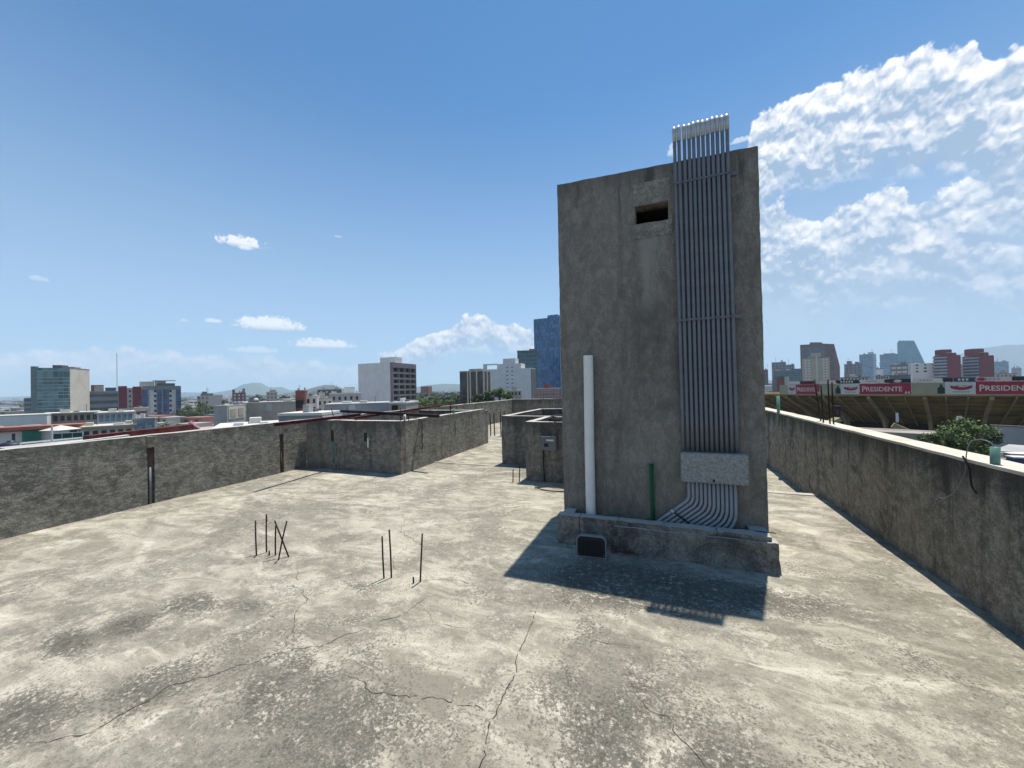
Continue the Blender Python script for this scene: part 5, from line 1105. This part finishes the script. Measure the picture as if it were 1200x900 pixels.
vor = t.new('ShaderNodeTexVoronoi', voronoi_dimensions='2D', feature='SMOOTH_F1'); t.put(vor.inputs['Vector'], t.vm('ADD', ae, wsc))
vor.inputs['Scale'].default_value = .30; vor.inputs['Smoothness'].default_value = .35; vor.inputs['Detail'].default_value = 3; vor.inputs['Roughness'].default_value = .55
puff = t.m('SUBTRACT', .60, vor.outputs['Distance'])          # rounded cauliflower heads
nsh = t.noise(t.vm('ADD', ae, (.35, .8, 0)), .50, 8, .62, .12, '2D')
v2 = t.new('ShaderNodeTexVoronoi', voronoi_dimensions='2D', feature='SMOOTH_F1'); t.put(v2.inputs['Vector'], t.vm('ADD', t.vm('ADD', ae, wsc), (.15, .55, 0)))
v2.inputs['Scale'].default_value = .30; v2.inputs['Smoothness'].default_value = .35; v2.inputs['Detail'].default_value = 3; v2.inputs['Roughness'].default_value = .55
lit = t.m('ADD', t.m('MULTIPLY', t.m('SUBTRACT', nmed, nsh), 1.0), t.m('MULTIPLY', t.m('SUBTRACT', v2.outputs['Distance'], vor.outputs['Distance']), 2.2))          # side of each billow that faces up
def curve(pts, lo_az, hi_az, lo_el, hi_el):
    x = t.ramp(AZ, lo_az, hi_az, 0, 1, False); n = t.new('ShaderNodeFloatCurve'); t.put(n.inputs[1], x); c_ = n.mapping.curves[0]
    P = sorted(((a - lo_az) / (hi_az - lo_az), (e - lo_el) / (hi_el - lo_el)) for a, e in pts)
    while len(c_.points) < len(P): c_.points.new(.5, .5)
    for p, q in zip(c_.points, P): p.location = q
    n.mapping.update(); return t.m('MULTIPLY_ADD', n.outputs[0], hi_el - lo_el, lo_el)
skyc = t.mix(1.0, sky.outputs[0], (.54, 1.07, 1.28), 'MULTIPLY')
CW = 7.7
WHITE = tuple(CW * q for q in (1.16, 1.15, 1.14)); SHADE = tuple(CW * q for q in (.38, .52, .71))
def layer(col, pts, thick, soft, amp_p, amp_n, alpha, shade_d, fade0, fade1, side=1.5, white=WHITE, shade=SHADE, lw=.8):
    P = [azel(x, y) for x, y in pts]; a0, a1 = min(p[0] for p in P), max(p[0] for p in P); es = [p[1] for p in P]
    top = curve(P, a0, a1, min(es) - 1, max(es) + 1)
    edge = t.m('ADD', t.m('MULTIPLY', puff, amp_p), t.m('MULTIPLY', t.m('SUBTRACT', nmed, .5), amp_n)); edge = t.m('ADD', edge, t.m('MULTIPLY', t.m('SUBTRACT', nfin, .5), amp_n * .14))
    depth = t.m('SUBTRACT', t.m('ADD', top, edge), EL)          # >0 inside, degrees below the top
    al = t.ramp(depth, 0, soft)
    al = t.m('MULTIPLY', al, t.ramp(t.m('ADD', depth, t.m('MULTIPLY', t.m('SUBTRACT', nbig, .5), thick * 1.2)), fade0, fade1, 1, 0))
    sn = t.m('MULTIPLY', t.m('SUBTRACT', nmed, .5), side * 3)
    al = t.m('MULTIPLY', al, t.m('MULTIPLY', t.ramp(t.m('ADD', AZ, sn), a0, a0 + side), t.ramp(t.m('ADD', AZ, sn), a1 - side, a1, 1, 0) if a1 < 40 else 1.0))
    sh = t.m('ADD', t.m('DIVIDE', depth, shade_d), t.m('MULTIPLY', t.m('SUBTRACT', nbig, .5), 1.6)); sh = t.m('SUBTRACT', sh, t.m('MULTIPLY', lit, lw)); sh = t.m('SUBTRACT', sh, t.m('MULTIPLY', puff, .75)); sh = t.m('SUBTRACT', sh, t.m('MULTIPLY', t.ramp(nbig, .45, .7), .5))
    c_ = t.mix(t.ramp(sh, -.35, 1.25, smooth=False), white, shade)
    return t.mix(t.m('MULTIPLY', al, alpha), col, c_)
# pale veil low over the horizon
veil = t.m('MULTIPLY', t.ramp(EL, 40, 0), .62); skyc = t.mix(veil, skyc, tuple(CW * q for q in (.55, .68, .80)))
vr = t.m('MULTIPLY', t.m('MULTIPLY', t.ramp(AZ, -2, 14), t.ramp(EL, 26, 8)), t.ramp(nbig, .25, .6, .15, .6)); skyc = t.mix(vr, skyc, tuple(CW * q for q in (.56, .67, .80)))
skyc = layer(skyc, [(-700, 412), (-300, 410), (0, 406), (40, 402), (80, 406), (120, 402), (145, 402), (200, 410), (280, 412), (330, 418), (400, 424), (470, 428)], 3, .9, .9, 2.0, .9, 3.0, 1.0, 6.0, 2, white=tuple(CW * q for q in (1.05, 1.04, 1.06)), shade=tuple(CW * q for q in (.62, .70, .79)))
skyc = layer(skyc, [(440, 412), (462, 404), (485, 396), (505, 388), (530, 378), (555, 366), (575, 370), (600, 378), (625, 386), (680, 400)], 3, .45, 1.1, 1.8, .95, 3.5, 2.5, 6.0, 1.2)
skyc = layer(skyc, [(440, 416), (500, 402), (560, 396), (600, 398), (640, 404), (700, 410)], 3, 1.2, 1.0, 2.5, .6, 2.0, .5, 4.0, 1.5)
def cloudlet(col, px, py, w, h, alpha=.9, k=1.0):
    (a0, e0), (a1, _), (_, e1) = azel(px - w / 2, py), azel(px + w / 2, py), azel(px, py - h)
    ca, rw, rh = (a0 + a1) / 2, (a1 - a0) / 2, (e1 - e0)
    dx = t.m('DIVIDE', t.m('SUBTRACT', AZ, ca), rw); dy = t.m('DIVIDE', t.m('SUBTRACT', EL, e0 + rh * .30), rh * .62); dy = t.m('MULTIPLY', dy, t.ramp(dy, -.1, .1, 1.7, 1))
    d = t.m('ADD', t.m('MULTIPLY', dx, dx), t.m('MULTIPLY', dy, dy)); d = t.m('ADD', d, t.m('MULTIPLY', t.m('SUBTRACT', nfin, .5), 2.2 * k)); d = t.m('ADD', d, t.m('MULTIPLY', t.m('SUBTRACT', nmed, .5), 1.6 * k))
    al = t.m('MULTIPLY', t.ramp(d, 1.05, .35), alpha); c_ = t.mix(t.ramp(dy, -1.0, .2), SHADE, WHITE); return t.mix(al, col, c_)
for q in ((318, 386, 86, 18), (380, 408, 76, 13), (279, 284, 66, 11, .85, 1.2), (289, 292, 20, 5, .6), (250, 378, 22, 6, .6), (298, 414, 60, 10, .5), (45, 328, 26, 6, .3), (215, 377, 12, 5, .35), (396, 278, 10, 3, .3), (787, 186, 14, 20, .5), (868, 172, 30, 12, .5)): skyc = cloudlet(skyc, *q)
# the big cumulus on the right, three decks
skyc = layer(skyc, [(880, 340), (905, 285), (935, 290), (960, 298), (985, 288), (1010, 283), (1050, 284), (1090, 276), (1130, 275), (1170, 285), (1200, 280), (1400, 260)], 4, 1.0, 1.6, 3.0, .72, 4.5, 3.0, 10.0, 1.5)
skyc = layer(skyc, [(878, 250), (900, 228), (925, 236), (950, 244), (975, 234), (1000, 222), (1030, 216), (1055, 214), (1075, 228), (1100, 222), (1125, 208), (1150, 190), (1175, 175), (1200, 160), (1400, 120)], 5, .8, 1.9, 3.2, .92, 5.5, 5.0, 11.0, 1.2, lw=1.0)
skyc = layer(skyc, [(872, 200), (878, 150), (886, 128), (900, 116), (925, 108), (950, 97), (975, 90), (1000, 80), (1030, 64), (1050, 55), (1070, 58), (1085, 47), (1110, 50), (1140, 40), (1160, 57), (1180, 50), (1200, 54), (1300, 30), (1500, 0)], 6, .55, 1.7, 2.0, .98, 8.0, 6.8, 12.5, .7, lw=1.15)
t.put(bg.inputs['Color'], skyc)

vs_ = sc.view_settings; sc.display_settings.display_device = 'sRGB'; vs_.view_transform = 'Standard'; vs_.look = 'None'; vs_.exposure = .37; vs_.gamma = 1
sc.render.engine = 'CYCLES'; cy = sc.cycles; cy.max_bounces = 4; cy.diffuse_bounces = 2; cy.glossy_bounces = 2; cy.transmission_bounces = 2; cy.volume_bounces = 1; cy.use_denoising = True
try: cy.denoiser = 'OPENIMAGEDENOISE'; cy.denoising_input_passes = 'RGB_ALBEDO_NORMAL'
except Exception: pass
w.cycles.sampling_method = 'MANUAL'; w.cycles.sample_map_resolution = 512
